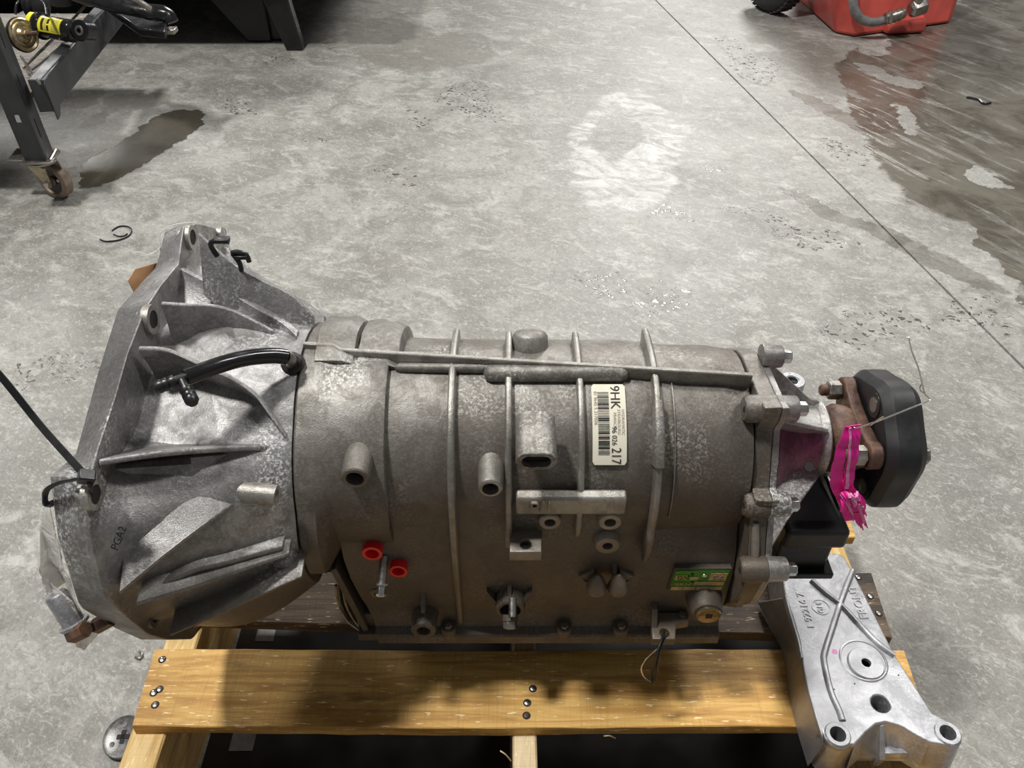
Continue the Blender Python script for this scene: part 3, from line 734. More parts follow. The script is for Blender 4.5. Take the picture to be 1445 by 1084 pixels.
    # neck that widens from the drum to the flange on top
rearflange()
FX = XJ + .0065
# ears and bolts of the joint
for i, (x, y, r, L0) in enumerate([(1074, 503, .0115, .004), (1094, 577, .0125, .028), (1083, 712, .012, .022), (1080, 803, .012, .024), ]):
    p = ax(x, y, XJ)
    if i: MB().lathe(Vector((XJ - L0, p.y, p.z)), (1, 0, 0), [(0, r * .8), (.003, r), (L0 - .0004, r * 1.02)], 24).build('flange_ear', 'case', CASE, smooth=40)
    MB().lathe(Vector((XJ, p.y, p.z)), (1, 0, 0), [(0, r), (.018, r * .92), (.0188, r * .86), (.0188, .003)], 24).build('tail_ear', 'tail', T, smooth=40)
    o = MB().lathe(Vector((XJ + .0185, p.y, p.z)), (1, 0, 0), [(0, .0078), (.0012, .0078), (.0012, .0066), (.0085, .0066), (.0095, .0055)], hexn=6).build('flange_bolt', 'zinc', T, smooth=20, bevel=.0004)
    if i: MB().lathe(Vector((XJ - L0 - .0003, p.y - .002, p.z + .001)), (1, 0, 0), [(0, .003), (.0006, .003)], 12).build('bore', 'dark', CASE)
# ribs down the flange rim between the ears
for (xa, ya, xb, yb, X) in [(1075, 600, 1066, 700, .222), (1067, 740, 1066, 790, .222), (1056, 822, 1044, 855, .222), (1090, 600, 1086, 695, .2365)]:
    A = ax(xa, ya, X); B = ax(xb, yb, X); MB().tube([A + Vector((0, .002, 0)), B + Vector((0, .002, 0))], .004, 8).build('flange_rib', 'rib', CASE, smooth=60)
# tail housing cone
def tail():
    prof = [(FX, .074), (FX + .002, .070), (.25, .058), (.262, .047), (.272, .040), (.285, .0365), (.296, .0355), (.298, .0375), (.3035, .0385), (.305, .037), (.305, .026)]
    rings = [[fp(X, r, 2 * math.pi * k / 48) for k in range(48)] for X, r in prof]
    return MB().loft(rings).build('tail_housing', 'tail', T, smooth=35)
TAIL = tail()
def axfin(px, X_of, w, mat='tail', inner=.03):
    pass
def tailfin(th, pts, w=.004, mat='tail', name='tail_fin'):
    """fin in the axial plane at angle th (deg): pts (X, r)"""
    c = Vector((0, math.cos(D(th)), math.sin(D(th)))); t = Vector((0, -math.sin(D(th)), math.cos(D(th))))
    poly = [Vector((X, YA, ZA)) + c * r - t * w / 2 for X, r in pts]
    MB().prism(poly, t * w).build(name, mat, TAIL, bevel=.0008)
tailfin(72, [(FX, .088), (.29, .043), (.30, .040), (.30, .02), (FX, .02)], .0045)
tailfin(127, [(FX, .10), (.262, .075), (.3, .041), (.30, .02), (FX, .02)], .004)
tailfin(205, [(FX, .118), (.262, .085), (.3, .04), (.30, .02), (FX, .02)], .0045)
# magenta overspray collar on the viewer side
rings = []
for X, r in [(.246, .0638), (.262, .0478), (.272, .0407), (.285, .0372), (.2955, .0361)]:
    rings.append([fp(X, r, D(122 + 70 * k / 16)) for k in range(17)] + [fp(X, r - .003, D(122 + 70 * (16 - k) / 16)) for k in range(17)])
MB().loft(rings).build('paint_stain', 'pink_spill', TAIL, smooth=60, label='magenta stained cast surface')
p = cyl(1141, 659, .085); MB().lathe(p, (0, -.6, .8), [(-.002, .0042), (.0012, .0042)], 14).build('bore', 'dark', TAIL)
# ------------------------------------------------ output flange and flexible disc
MB().lathe((.296, YA, ZA), (1, 0, 0), [(0, .024), (.012, .024), (.016, .03), (.024, .034), (.036, .032), (.040, .02)], 32).build('output_hub', 'rust', T, smooth=40)
XA, XB = .332, .3445         # arm of the flange
p = ax(1214, 545, XA); q = ax(1246, 664, XA); ra, ta = pol(p); rb, tb = pol(q)
RB = .0485; th0 = tb
angs = [th0, th0 - D(120), th0 + D(120)]
def spider():
    pts = []
    for a in sorted(((x + 4 * math.pi) % (2 * math.pi)) for x in angs):
        for k in range(-4, 5):
            g = a + math.atan2(math.sin(D(k * 26)) * .0135, RB + .0135 * math.cos(D(k * 26)))
            r = math.hypot(math.sin(D(k * 26)) * .0135, RB + .0135 * math.cos(D(k * 26))); pts.append((r, g))
        pts.append((.034, a + D(38))); pts.append((.0315, a + D(60))); pts.append((.034, a + D(82)))
    poly = [fp(XA, r, g) for r, g in pts]
    MB().prism(poly, (XB - XA, 0, 0)).build('flange_arm', 'rust', T, smooth=30, bevel=.0018, label='rusty three-armed output flange')
    hub = [fp(.318, .026, 2 * math.pi * k / 30) for k in range(30)]
spider()
DX0, DX1 = .3455, .383
def disc():
    def outline(k, X, inner=False):
        pts = []
        for j in range(96):
            g = 2 * math.pi * j / 96; c = math.cos(3 * (g - th0)) ** 2
            r = (.0635 + .0055 * c) * k
            pts.append(fp(X, r, g))
        return pts
    def inn(k, X): return [fp(X, .020 * k, 2 * math.pi * j / 96) for j in range(96)]
    rings = [inn(1, DX1 - .004), inn(1, DX0 + .004), inn(1.3, DX0 + .001), outline(.88, DX0), outline(.90, DX0 + .0003), outline(.985, DX0 + .007), outline(1.0, DX0 + .0085), outline(1.005, (DX0 + DX1) / 2), outline(1.0, DX1 - .0085), outline(.985, DX1 - .007), outline(.90, DX1 - .0003), outline(.88, DX1), inn(1.3, DX1 - .001), inn(1, DX1 - .004)]
    return MB().loft(rings, True, False, False).build('flex_disc', 'black_rubber', T, smooth=28, label='black rubber flexible coupling disc')
DISC = disc()
for k in range(6):
    a = th0 + D(60 * k); c = fp(DX0, RB, a)
    MB().lathe(c - Vector((.001, 0, 0)), (1, 0, 0), [(0, .0075), (.0, .0125), (.002, .0125)], 20).build('sleeve', 'black_plastic', DISC, smooth=40) if k % 2 else None
    if k % 2:
        MB().lathe(c - Vector((.0015, 0, 0)), (1, 0, 0), [(0, .0052), (.0, .0075), (.002, .0075), (.002, .0052)], 20).build('sleeve_ring', 'steel', DISC, smooth=40)
        MB().lathe(c - Vector((.0012, 0, 0)), (1, 0, 0), [(0, .0051), (.0005, .0051)], 20).build('bore', 'dark', DISC)
    else:
        m = 'gold_zinc' if abs(c.z - ZA) > .03 and c.z > ZA else 'steel'
        q = Vector((XA, c.y, c.z))
        MB().lathe(q - Vector((.001, 0, 0)), (-1, 0, 0), [(0, .0098), (.011, .0098), (.0125, .0085)], hexn=6).build('coupling_nut', m, T, smooth=20, bevel=.0005)
        MB().lathe(q, (-1, 0, 0), [(0, .0058), (.019, .0058), (.0205, .0045)], 16).build('coupling_bolt', 'rust', T)
        MB().lathe(Vector((DX1 - .001, c.y, c.z)), (1, 0, 0), [(0, .009), (.007, .009), (.008, .0078)], hexn=6).build('bolt_head', 'gold_zinc' if m == 'gold_zinc' else 'steel', T, smooth=20, bevel=.0005)
# raised cord strands moulded in the rim
# ------------------------------------------------ rubber mount under the tail
def mount():
    z0 = ay(1160, 752, .50).z; z1 = ay(1160, 776, .50).z; z2 = ay(1140, 803, .505).z
    xl = ay(1112, 752, .50).x; xr = ay(1203, 752, .50).x
    xb = ay(1169, 790, .505).x
    MB().box(((xl + xr) / 2, .57, (z0 + z1) / 2), ((xr - xl) / 2, .07, (z0 - z1) / 2)).build('mount_bracket', 'black_rubber', T, bevel=.005, seg=3)
    MB().loft([[Vector((xl, .512, z0 - .002)), Vector((xr - .004, .512, z0 - .002)), Vector((xr - .004, .63, z0 - .002)), Vector((xl, .63, z0 - .002))],
               [Vector((xl, .54, z0 + .022)), Vector((xr - .022, .545, z0 + .022)), Vector((xr - .022, .61, z0 + .022)), Vector((xl, .61, z0 + .022))],
               [Vector((xl, .555, z0 + .05)), Vector((xl + .03, .555, z0 + .05)), Vector((xl + .03, .60, z0 + .05)), Vector((xl, .60, z0 + .05))]]).build('mount_hump', 'black_rubber', T, bevel=.004, seg=3)
    MB().box(((xl + xb) / 2, .56, (z1 + z2) / 2 + .004), ((xb - xl) / 2, .055, (z1 - z2) / 2 + .008)).build('mount_block', 'black_paint', T, bevel=.003)
    MB().box(((xl + xb) / 2 + .003, .555, z2 - .0025), ((xb - xl) / 2 + .004, .058, .004)).build('mount_foot', 'black_paint', T, bevel=.001)
mount()
# ------------------------------------------------ hose with a T piece
HB = cyl(411, 510, .12)
hp = [ad(*q) for q in ((401, 506, .785), (370, 504, .778), (335, 509, .77), (300, 519, .762), (262, 532, .752))]
hp = []
for (x, y), r in zip(((404, 504), (385, 502), (350, 505), (310, 515), (262, 533)), (.132, .138, .148, .160, .170)): hp.append(cyl(x, y, r))
MB().tube(spline(hp, 6), .0069, 16).build('breather_hose', 'gloss_black', T, smooth=60, label='short glossy black rubber hose')
e = cyl(411, 512, .118); MB().tube(spline([e - Vector((0, -.012, .012)), e, cyl(409, 506, .128), hp[0]], 5), .0055, 12).build('hose_nipple', 'steel', T, smooth=60)
MB().lathe(e - Vector((0, -.008, .008)), (0, -1, 1), [(0, .010), (.010, .010), (.012, .008)], 20).build('hose_grommet', 'black_rubber', T)
t1_ = cyl(264, 532, .170); t2_ = cyl(221, 547, .178); t3_ = cyl(272, 568, .176); tj = cyl(256, 535, .171)
MB().tube(spline([t1_, t2_], 2), .004, 12).build('tee_fitting', 'black_plastic', T)
MB().tube([tj, t3_], .004, 12).build('tee_branch', 'black_plastic', T)
for A, B in ((t1_, t2_), (tj, t3_)):
    d = (B - A).normalized(); L = (B - A).length
    for k in (.55, .78, .95): MB().lathe(A + d * L * k, d, [(-.003, .0056), (0, .0056), (.003, .0035)], 14).build('barb', 'black_plastic', T)
# black clips on the top edge of the bell
for (x, y), pts in (((310, 350), [(-.004, -.008), (-.007, .004), (.002, .008), (.010, .006)]), ((337, 372), [(0, -.012), (.001, 0), (-.003, .012), (.008, .010), (.010, .002)])):
    b = cyl(x, y, .20 if x < 320 else .175)
    P_ = [b + Vector((u, 0, w)) for u, w in pts]
    MB().tube(spline(P_, 4), .0024, 8).build('wiring_clip', 'black_plastic', T)
    MB().box(b + Vector((.004, 0, .008)), (.006, .004, .0018)).build('clip_tab', 'black_plastic', T, bevel=.0006)

# ================================================================ CROSSMEMBER
XZ = .178
XM = thing('support_crossmember', 'bright cast aluminium crossmember with end holes lying across the pallet right end', 'crossmember', (.36, .62, .13))
def xm():
    P_ = lambda x, y: (lambda v: (v.x, v.y))(az(x, y, XZ))
    e1 = P_(1182, 1037); e2 = P_(1337, 1035); e3 = P_(1118, 537); e4 = (e1[0], e3[1])
    s = .5627; re = .0135
    left = [P_(1163, 1050), P_(1150, 1010), P_(1136, 960), P_(1131, 930), P_(1128, 905), P_(1118, 870), P_(1108, 842)]
    out = list(left) + [(.318, .60), (.322, .70), (.318, .82), (e4[0] - re, e4[1])]
    out += [(e4[0] + re * math.cos(D(g)), e4[1] + re * math.sin(D(g))) for g in (150, 120, 90, 60, 30)]
    out += [(e4[0] + .02, e4[1] - .02), (e3[0] - .025, e3[1] - .025)]
    out += [(e3[0] + re * math.cos(D(g)), e3[1] + re * math.sin(D(g))) for g in (140, 110, 80, 50, 20, -10)]
    out += [(e3[0] - .012, e3[1] - .06), (.340, .76), (.322, .66), P_(1168, 781), P_(1184, 781), P_(1192, 786), P_(1200, 800), P_(1212, 822), P_(1262, 922), P_(1290, 965), P_(1316, 1006)]
    def ear(c, gs): return [(c[0] + re * 1.02 * math.cos(D(g)), c[1] + re * 1.02 * math.sin(D(g))) for g in gs]
    out += ear(e2, (50, 20, -10, -40, -70, -95, -120))
    out += [P_(1312, 1048), P_(1290, 1036), P_(1272, 1025), P_(1250, 1019), P_(1236, 1022), P_(1222, 1034), P_(1206, 1052)]
    out += ear(e1, (-45, -75, -105, -135, -165, 175))
    hs = [circ(*e1, .0078), circ(*e2, .0078), circ(*e3, .0098), circ(*e4, .0078), circ(*P_(1243, 993), .0092), circ(*P_(1221.5, 937), .0050)]
    me = plate_curve(out, hs, .007, .0022, Matrix.Translation((0, 0, XZ)))
    link('top_plate', me, 'bright', XM, smooth=40)
    # drafted side skirt round the outline
    cx = sum(p[0] for p in out) / len(out)
    def ring(z, off, w):
        n = len(out); r = []
        for i in range(n):
            a = Vector(out[i - 1]); b = Vector(out[(i + 1) % n]); t = (b - a); nn = Vector((t.y, -t.x)); nn = nn.normalized() if nn.length else nn
            r.append(Vector((out[i][0] + nn.x * off, out[i][1] + nn.y * off, z)))
        return r
    # orientation test
    ar = sum(out[i][0] * out[(i + 1) % len(out)][1] - out[(i + 1) % len(out)][0] * out[i][1] for i in range(len(out)))
    sg = 1 if ar > 0 else -1
    bot = .1315
    mb = MB(); mb.loft([ring(XZ - .002, -sg * .0005, 0), ring(bot, sg * .005, 0), ring(bot, sg * .0005, 0), ring(XZ - .006, -sg * .005, 0)], True, False, False)
    link('side_skirt', mb.mesh(), 'bright', XM, smooth=50)
    # outward wall at the left, wide and sloping
    A = az(1108, 842, XZ - .001); B = az(1131, 932, XZ - .001); C1 = az(1121, 952, .1345); D1 = az(1068, 850, .1345)
    mb = MB(); mb.add([A, B, C1, D1, A + Vector((.005, 0, -.004)), B + Vector((.005, 0, -.004)), C1 + Vector((.006, 0, 0)), D1 + Vector((.006, 0, 0))], [(0, 1, 2, 3), (7, 6, 5, 4), (0, 4, 5, 1), (1, 5, 6, 2), (2, 6, 7, 3), (3, 7, 4, 0)])
    mb.build('side_wing', 'bright', XM, bevel=.0015)
    # collars of the holes
    for c, r0, r1 in ((e1, .0078, .0125), (e2, .0078, .0125), (e3, .0098, .0185)):
        MB().lathe((c[0], c[1], XZ - .03), (0, 0, 1), [(0, r1 * 1.05), (.0305, r1), (.0315, r1 - .001), (.0315, r0), (0, r0)], 28).build('eye', 'bright', XM, smooth=40)
    c = P_(1243, 993); MB().lathe((c[0], c[1], XZ - .028), (0, 0, 1), [(0, .0105), (.022, .0105), (.022, .0092), (0, .0092)], 28).build('hole_wall', 'bright', XM, smooth=40)
    c = P_(1221.5, 937)
    MB().lathe((c[0], c[1], XZ - .002), (0, 0, 1), [(0, .0192), (.0035, .0185), (.0045, .0175), (.0045, .005), (0, .005)], 36).build('boss_disc', 'bright', XM, smooth=30)
    MB().lathe((c[0] - .001, c[1] + .004, XZ - .002), (0, 0, 1), [(0, .026), (.0028, .0245), (.0030, .0225), (.0, .021)], 36).build('boss_rim', 'bright', XM, smooth=60)
    # raised ribs
    def rib(px, w=.0045, z=.0042):
        pts = spline([Vector((*P_(x, y), XZ)) for x, y in px], 4); rings = []
        for i, p in enumerate(pts):
            d = (pts[min(i + 1, len(pts) - 1)] - pts[max(0, i - 1)]).normalized(); n = Vector((d.y, -d.x, 0))
            rings.append([p - n * w - Vector((0, 0, .002)), p - n * w * .45 + Vector((0, 0, z * .8)), p + Vector((0, 0, z)), p + n * w * .45 + Vector((0, 0, z * .8)), p + n * w - Vector((0, 0, .002))])
        MB().loft(rings).build('rib', 'bright', XM, smooth=60)
    rib([(1203, 806), (1195, 826), (1187, 848), (1175, 885), (1164, 920), (1163, 935), (1172, 975), (1184, 1003), (1189, 1018)])
    rib([(1145, 820), (1165, 838), (1187, 855), (1215, 885), (1240, 910), (1262, 926)], .0045, .0042)
    rib([(1131, 930), (1126, 905), (1115, 868), (1108, 842)], .0028, .003)
    # front apron between the two near ears
    ap = [P_(1206, 1052), P_(1222, 1034), P_(1236, 1022), P_(1250, 1019), P_(1272, 1025), P_(1290, 1036), P_(1312, 1048)]
    r1 = [Vector((x, y, XZ - .003)) for x, y in ap]; r2 = [Vector((x, y - .012 + .002, XZ - .030)) for x, y in ap]; yb = min(p.y for p in r1) - .006
    r3 = [Vector((p.x, min(p.y - .006, yb + .01), .142)) for p in r1]; r4 = [p - Vector((0, 0, .006)) for p in r3]
    mb = MB(); mb.loft([r1, [p * 1 + Vector((0, -.003, -.016)) for p in r1], r3, r4], closed=False); link('apron', mb.mesh(), 'bright', XM, smooth=60)
    o = XM.children[-1]; sm = o.modifiers.new('solid', 'SOLIDIFY'); sm.thickness = .003; sm.offset = -1
    c = P_(1252, 1040)
    t1 = Vector((*P_(1246, 1022), XZ - .002)); t2 = Vector((*P_(1258, 1054), .150))
    MB().prism([t1 + Vector((-.0022, 0, 0)), t1 + Vector((.0022, 0, 0)), t2 + Vector((.003, 0, 0)), t2 + Vector((-.003, 0, 0))], (0, .003, -.02)).build('centre_web', 'bright', XM, bevel=.0008)
    q = az(1262, 1060, .146); MB().box(q, (.0135, .005, .0045)).build('centre_foot', 'bright', XM, bevel=.001)
    # cast lettering
    def cm(body, size, px, px2, mat='bright'):
        a = Vector((*P_(*px), XZ + .0002)); b = Vector((*P_(*px2), XZ + .0002)); x = (b - a)
        me = text_mesh(body, size, .0007); me.transform(frame(a, x, Vector((-x.y, x.x, 0)))); link('casting_mark', me, mat, XM, smooth=None)
    cm('FRONT', .0135, (1226, 874), (1211, 838))
    cm('1 92216 7', .0115, (1150, 888), (1133, 836))
    cm('GM', .009, (1163, 866), (1158, 848))
    c = P_(1158, 857); MB().lathe((c[0], c[1], XZ), (0, 0, 1), [(-.002, .0098), (.0006, .0098), (.0006, .0091), (-.002, .0091)], 28).build('cast_ring', 'bright', XM, smooth=30)
    c = P_(1178, 920); MB().lathe((c[0], c[1], XZ - .0005), (0, 0, 1), [(0, .003), (.0007, .003), (.0007, 0)], 9).build('paint_dot', 'pink_pale', XM, label='pink paint dot')
    for x, y in ((1201, 951), (1206, 965), (1246, 941), (1268, 953), (1177, 973)):
        c = P_(x, y); MB().lathe((c[0], c[1], XZ - .0005), (0, 0, 1), [(0, .0009), (.0007, .0009)], 8).build('pit', 'dark', XM)
xm()

# ================================================================ PALLET
PT, PB = .13, .115
PA = thing('pallet', 'small yellow pine pallet carrying the gearbox on the concrete', 'pallet', (0, .6, 0))
def plank(y0, y1, x0, x1, mat, jag=.002, seed=0, th=.015, dl=0.0):
    yr = y0
    rnd = random.Random(seed); n = 26; m = 6; vs = []; fs = []
    rings = []
    for i in range(n + 1):
        t = i / n; X = x0 + (x1 - x0) * t
        row = []
        wave = .0012 * math.sin(t * 9 + seed); y0 = yr + dl * (1 - t)
        for (y, z) in ((y0 + wave, PB), (y0 + wave, PT - .001), (y0 + wave + .001, PT), (y1 + wave - .001, PT), (y1 + wave, PT - .001), (y1 + wave, PB)):
            xx = X
            row.append(Vector((xx, y + (rnd.uniform(-.0006, .0006)), z)))
        rings.append(row)
    k = (-.006 if x0 < 0 else 0)
    for v in rings[0][3:]: v.x += k
    for v in rings[-1][3:]: v.x += .006
    return MB().loft(rings).build('plank', mat, PA, smooth=20)
plank(.4035, .4935, -.398, .437, 'plank', seed=1)
plank(.510, .600, -.395, .436, 'plank_dark', seed=2, dl=.022)
plank(.655, .745, -.395, .441, 'plank', seed=3)
plank(.80, .89, -.395, .44, 'plank', seed=4)
plank(.245, .335, -.397, .436, 'plank', seed=5)
def stringer(x0, x1, mat, y0=.245, y1=.89):
    rings = []
    for i in range(13):
        t = i / 12; y = y0 + (y1 - y0) * t; w = .0006 * math.sin(i * 1.7)
        rings.append([Vector((x0 + w, y, .0016)), Vector((x0 + w, y, PB - .0025)), Vector((x0 + w + .002, y, PB - .0002)), Vector((x1 + w - .002, y, PB - .0002)), Vector((x1 + w, y, PB - .0025)), Vector((x1 + w, y, .0016))])
    MB().loft(rings).build('stringer', mat, PA, smooth=25)
stringer(-.404, -.366, 'stringer'); stringer(.001, .0265, 'stringer_pale'); stringer(.388, .430, 'stringer')
def nail(x, y, mat='steel'):
    p = az(x, y, PT); 
    MB().lathe((p.x, p.y, PT - .002), (0, 0, 1), [(0, .0045), (.0021, .0045)], 12).build('nail_hole', 'dark', PA, smooth=30)
    MB().lathe((p.x, p.y, PT - .001), (.1, 0, 1), [(0, .003), (.0018, .003), (.0022, .0022)], 12).build('nail', mat, PA, smooth=30)
for x, y, m in ((229, 931, 'zinc'), (225, 973, 'steel'), (217, 978, 'zinc'), (219, 995, 'steel'), (752, 972, 'zinc'), (744, 992, 'zinc'), (743, 1010, 'rust')): nail(x, y, m)
for x, y, m in ((1211, 815, 'zinc'), (1228, 842, 'zinc'), (1240, 866, 'steel')): nail(x, y, m)
for (a, b) in (((706, 1060), (721, 1074)), ((852, 1039), (868, 1042))):
    MB().tube(spline([az(*a, .128), (az(*a, .128) + az(*b, .12)) / 2 + Vector((0, 0, .003)), az(*b, .114)], 4), .0007, 6).build('splinter', 'stringer_pale', PA)

SHT = thing('floor_sheet', 'black sheet lying on the floor under the pallet', 'sheet', (0, .55, 0))
MB().box((-.1825, .57, .0007), (.180, .33, .0006)).build('sheet_panel', 'underlay', SHT)  # thin black panels on the floor between the stringers
MB().box((.2075, .57, .0007), (.1775, .33, .0006)).build('sheet_panel', 'underlay', SHT)
for (x, y, a, b) in ((343, 1046, .014, .012), (375, 896, .012, .010)):
    p = az(x, y, .0014); MB().box((p.x, p.y, .0018), (a, b, .0004)).build('grey_square', 'hose', SHT, label='grey square patch')  # small lighter grey squares on the black panels
# ================================================================ TIES, TAG, WIRE, RIBBON, FILM
def strap(pts, w, t, name, mat, parent=None, side=None, **k):
    pts = [Vector(p) for p in pts]; rings = []
    for i, p in enumerate(pts):
        d = (pts[min(i + 1, len(pts) - 1)] - pts[max(i - 1, 0)]).normalized()
        s = Vector(side) if side else d.cross(Vector((0, 0, 1)))
        s = (s - d * s.dot(d)).normalized(); n = d.cross(s)
        ww = w[i] if isinstance(w, list) else w
        rings.append([p - s * ww / 2 - n * t / 2, p + s * ww / 2 - n * t / 2, p + s * ww / 2 + n * t / 2, p - s * ww / 2 + n * t / 2])
    return MB().loft(rings).build(name, mat, parent, smooth=60, **k)
ZE = ad(122, 673, .578)
Z1 = thing('cable_tie', 'long black cable tie looped through the left front corner of the gearbox', 'cable tie', tuple(ax(130, 700, XF)))
strap(spline([ad(-60, 468, .58), ad(0, 530, .59), ad(60, 604, .600), ZE], 8), .0052, .0014, 'tail', 'black_plastic', Z1, side=(.78, .41, .48))
hd = ZE.copy(); MB().box(hd, (.0055, .0045, .0045), (Vector((.8, .3, -.5)).normalized(), Vector((-.2, .9, .3)).normalized(), Vector((.55, -.15, .8)).normalized())).build('head', 'black_plastic', Z1, bevel=.001)
lo = [hd, ad(106, 677, .580), ad(86, 681, .584), ad(70, 688, .588), ad(64, 698, .594), ax(70, 712, X0 - .004), ax(100, 712, X0 - .008) + Vector((0, .02, 0))]
strap(spline(lo, 6), .0048, .0014, 'loop', 'black_plastic', Z1, side=(0, -.6, .8))
strap(spline([hd, ad(127, 682, .578), ad(130, 692, .584), ad(129, 700, .60)], 6), .0048, .0014, 'loop', 'black_plastic', Z1, side=(0, -.7, -.2))
# tie through the bracket at the front rail
Z2 = thing('cable_tie', 'thin black looped tie hanging from the bracket over the front plank', 'cable tie', tuple(az(938, 893, .2)))
b0 = az(938, 893, ay(937, 902, .440).z + .002)
zp = [b0 + Vector((0, 0, -.008)), b0, ay(929, 915, .430), ay(925, 935, .424), ay(919, 953, .420), ay(920, 963, .418)]
MB().tube(spline(zp, 6), .0013, 8).build('strand', 'black_plastic', Z2)
MB().tube(spline([zp[1] + Vector((.002, 0, 0)), ay(931, 918, .430), ay(928, 937, .424), ay(926, 952, .420), zp[-1]], 6), .0011, 8).build('strand', 'black_plastic', Z2)
MB().tube(spline([ay(927, 916, .429), ay(912, 930, .426), ay(905, 944, .423), ay(909, 956, .420), zp[-1]], 6), .0008, 8).build('strand', 'black_paint' if 0 else 'wire', Z2, label='pale shining wire strand')
# manila tag and its string
TG = thing('paper_tag', 'brown card tag tied behind the upper left corner of the gearbox', 'tag', tuple(ax(205, 395, X0 - .01)))
tp = [ax(181, 396, X0 - .008), ax(191, 380, X0 - .008), ax(232, 368, X0 - .006), ax(240, 395, X0 - .006), ax(192, 418, X0 - .008)]
mb = MB(); mb.prism(tp, (-.0006, .0002, 0)); mb.build('card', 'card', TG, smooth=None)
p = ax(219, 379, X0 - .0075); MB().lathe(p - Vector((.0, 0, 0)), (1, 0, 0), [(0, .0035), (.0012, .0035), (.0014, .0015)], 16).build('eyelet', 'rust', TG)
MB().tube(spline([p + Vector((.002, 0, 0)), ax(226, 352, X0 - .004), ax(226, 330, X0 - .003), ax(245, 319, X0 + .01) + Vector((0, 0, .001)), ax(278, 315, XF) + Vector((0, 0, .001))], 6), .0005, 6).build('string', 'string', TG)
MB().tube(spline([ax(226, 350, X0 - .004), ax(214, 358, X0 - .006), ax(202, 361, X0 - .01)], 4), .0004, 6).build('string', 'string', TG)
# pink ribbon with frayed end
RB_ = thing('pink_ribbon', 'torn bright pink ribbon hanging in front of the output flange', 'ribbon', tuple(ay(1200, 690, .50)))
def rib_strip(px, ws, Y0, side=(1, 0, 0), mat='pink', nm='strip'):
    pts = spline([ay(x, y, Yv) for (x, y), Yv in zip(px, Y0)], 5)
    m = len(pts); wl = [interp([(i / (len(ws) - 1), w) for i, w in enumerate(ws)], k / (m - 1)) for k in range(m)]
    # crinkle
    for k, p in enumerate(pts): p.y += .0012 * math.sin(k * 1.9)
    strap(pts, wl, .0006, nm, mat, RB_, side=side)
rib_strip([(1207, 600), (1204, 640), (1197, 680), (1199, 700)], [.009, .009, .009, .010], [.487, .480, .476, .478])
rib_strip([(1197, 602), (1186, 640), (1180, 680), (1190, 705), (1200, 735)], [.004, .009, .011, .010, .009], [.486, .480, .478, .476, .474])
rib_strip([(1195, 690), (1208, 712), (1214, 740)], [.010, .017, .004], [.476, .472, .470])
rib_strip([(1200, 604), (1199, 640), (1195, 690)], [.0018, .0018, .003], [.484, .477, .473], mat='pink_pale', nm='fray')
random.seed(4)
for k in range(26):
    x, y = random.uniform(1186, 1212), random.uniform(692, 712); dx = random.uniform(-6, 16); dy = random.uniform(2, 30)
    A = ay(x, y, .473); B = ay(x + dx, y + dy, .468); MB().tube(spline([A, (A + B) / 2 + Vector((0, -.003, .001)), B], 3), [.0012] * 3 + [.0009] * 3 + [.0003], 5).build('fray', 'pink_pale' if k % 3 else 'pink', RB_)
for k in range(5):
    x = 1210 + 3 * k; A = ay(x - 8, 722, .472); B = ay(x + 2, 742 + (k % 3) * 3, .469); MB().tube([A, B], [.002, .0006], 5).build('fray', 'pink', RB_)
WR = thing('tag_wire', 'thin bare wire reaching from the pink ribbon past the rubber coupling', 'wire', tuple(ay(1213, 603, .487)))
wp_ = [ay(1205, 604, .484), ay(1213, 603, .482), ay(1245, 592, .475), ay(1290, 574, .47), ay(1308, 567, .47), ay(1312, 563, .472), ay(1305, 556, .475), ay(1301, 540, .478), ay(1296, 520, .48), ay(1286, 494, .482), ay(1282, 476, .484)]
MB().tube(spline(wp_, 6), .0006, 6).build('strand', 'wire', WR)
MB().tube(spline([ay(1228, 600, .478), ay(1240, 592, .472), ay(1247, 588, .470)], 4), .0006, 6).build('strand', 'wire', WR)
MB().tube(spline([ay(1305, 556, .475), ay(1298, 550, .476), ay(1300, 543, .477)], 4), .0005, 6).build('strand', 'wire', WR)
# clear film and plastic-wrapped pin behind the mating face
FM = thing('plastic_film', 'crumpled clear plastic film hanging at the lower left face of the gearbox', 'plastic film', tuple(ax(90, 800, X0 - .02)))
def sheet(px, xs, name, n=10):
    # quad patch with crumple
    A, B, C2, D2 = [ax(x, y, xx) for (x, y), xx in zip(px, xs)]
    rings = []
    for i in range(n + 1):
        u = i / n; r = []
        for j in range(n + 1):
            v = j / n; p = (A * (1 - u) + B * u) * (1 - v) + (D2 * (1 - u) + C2 * u) * v
            k = noise.noise(p * 60) * .008 * math.sin(math.pi * min(1, u * 1.2)) ; p = p + Vector((-abs(k), k * .5, k * .3)); r.append(p)
        rings.append(r)
    mb = MB(); mb.loft(rings, closed=False); o = link(name, mb.mesh(), 'film', FM, smooth=60)
    s = o.modifiers.new('s', 'SOLIDIFY'); s.thickness = .0003
sheet([(68, 706), (112, 862), (92, 822), (56, 745)], (X0 - .004, X0 - .004, X0 - .03, X0 - .025), 'film_fold')
sheet([(56, 745), (92, 822), (66, 840), (57, 806)], (X0 - .025, X0 - .03, X0 - .035, X0 - .035), 'film_fold')
sheet([(64, 815), (104, 850), (118, 886), (78, 868)], (X0 - .036, X0 - .012, X0 - .012, X0 - .036), 'film_fold')
sheet([(105, 880), (156, 876), (118, 918), (96, 900)], (X0 - .02, X0 - .012, X0 - .018, X0 - .02), 'film_fold')
a = ax(78, 838, X0 - .03); b = ax(106, 882, X0 - .018)
MB().lathe(a, b - a, [(0, .0075), (.002, .009), ((b - a).length * .9, .009), ((b - a).length * .92, .012), ((b - a).length, .012), ((b - a).length + .001, .010)], 24).build('dowel_pin', 'bright', T, smooth=40, label='bright cylindrical pin')
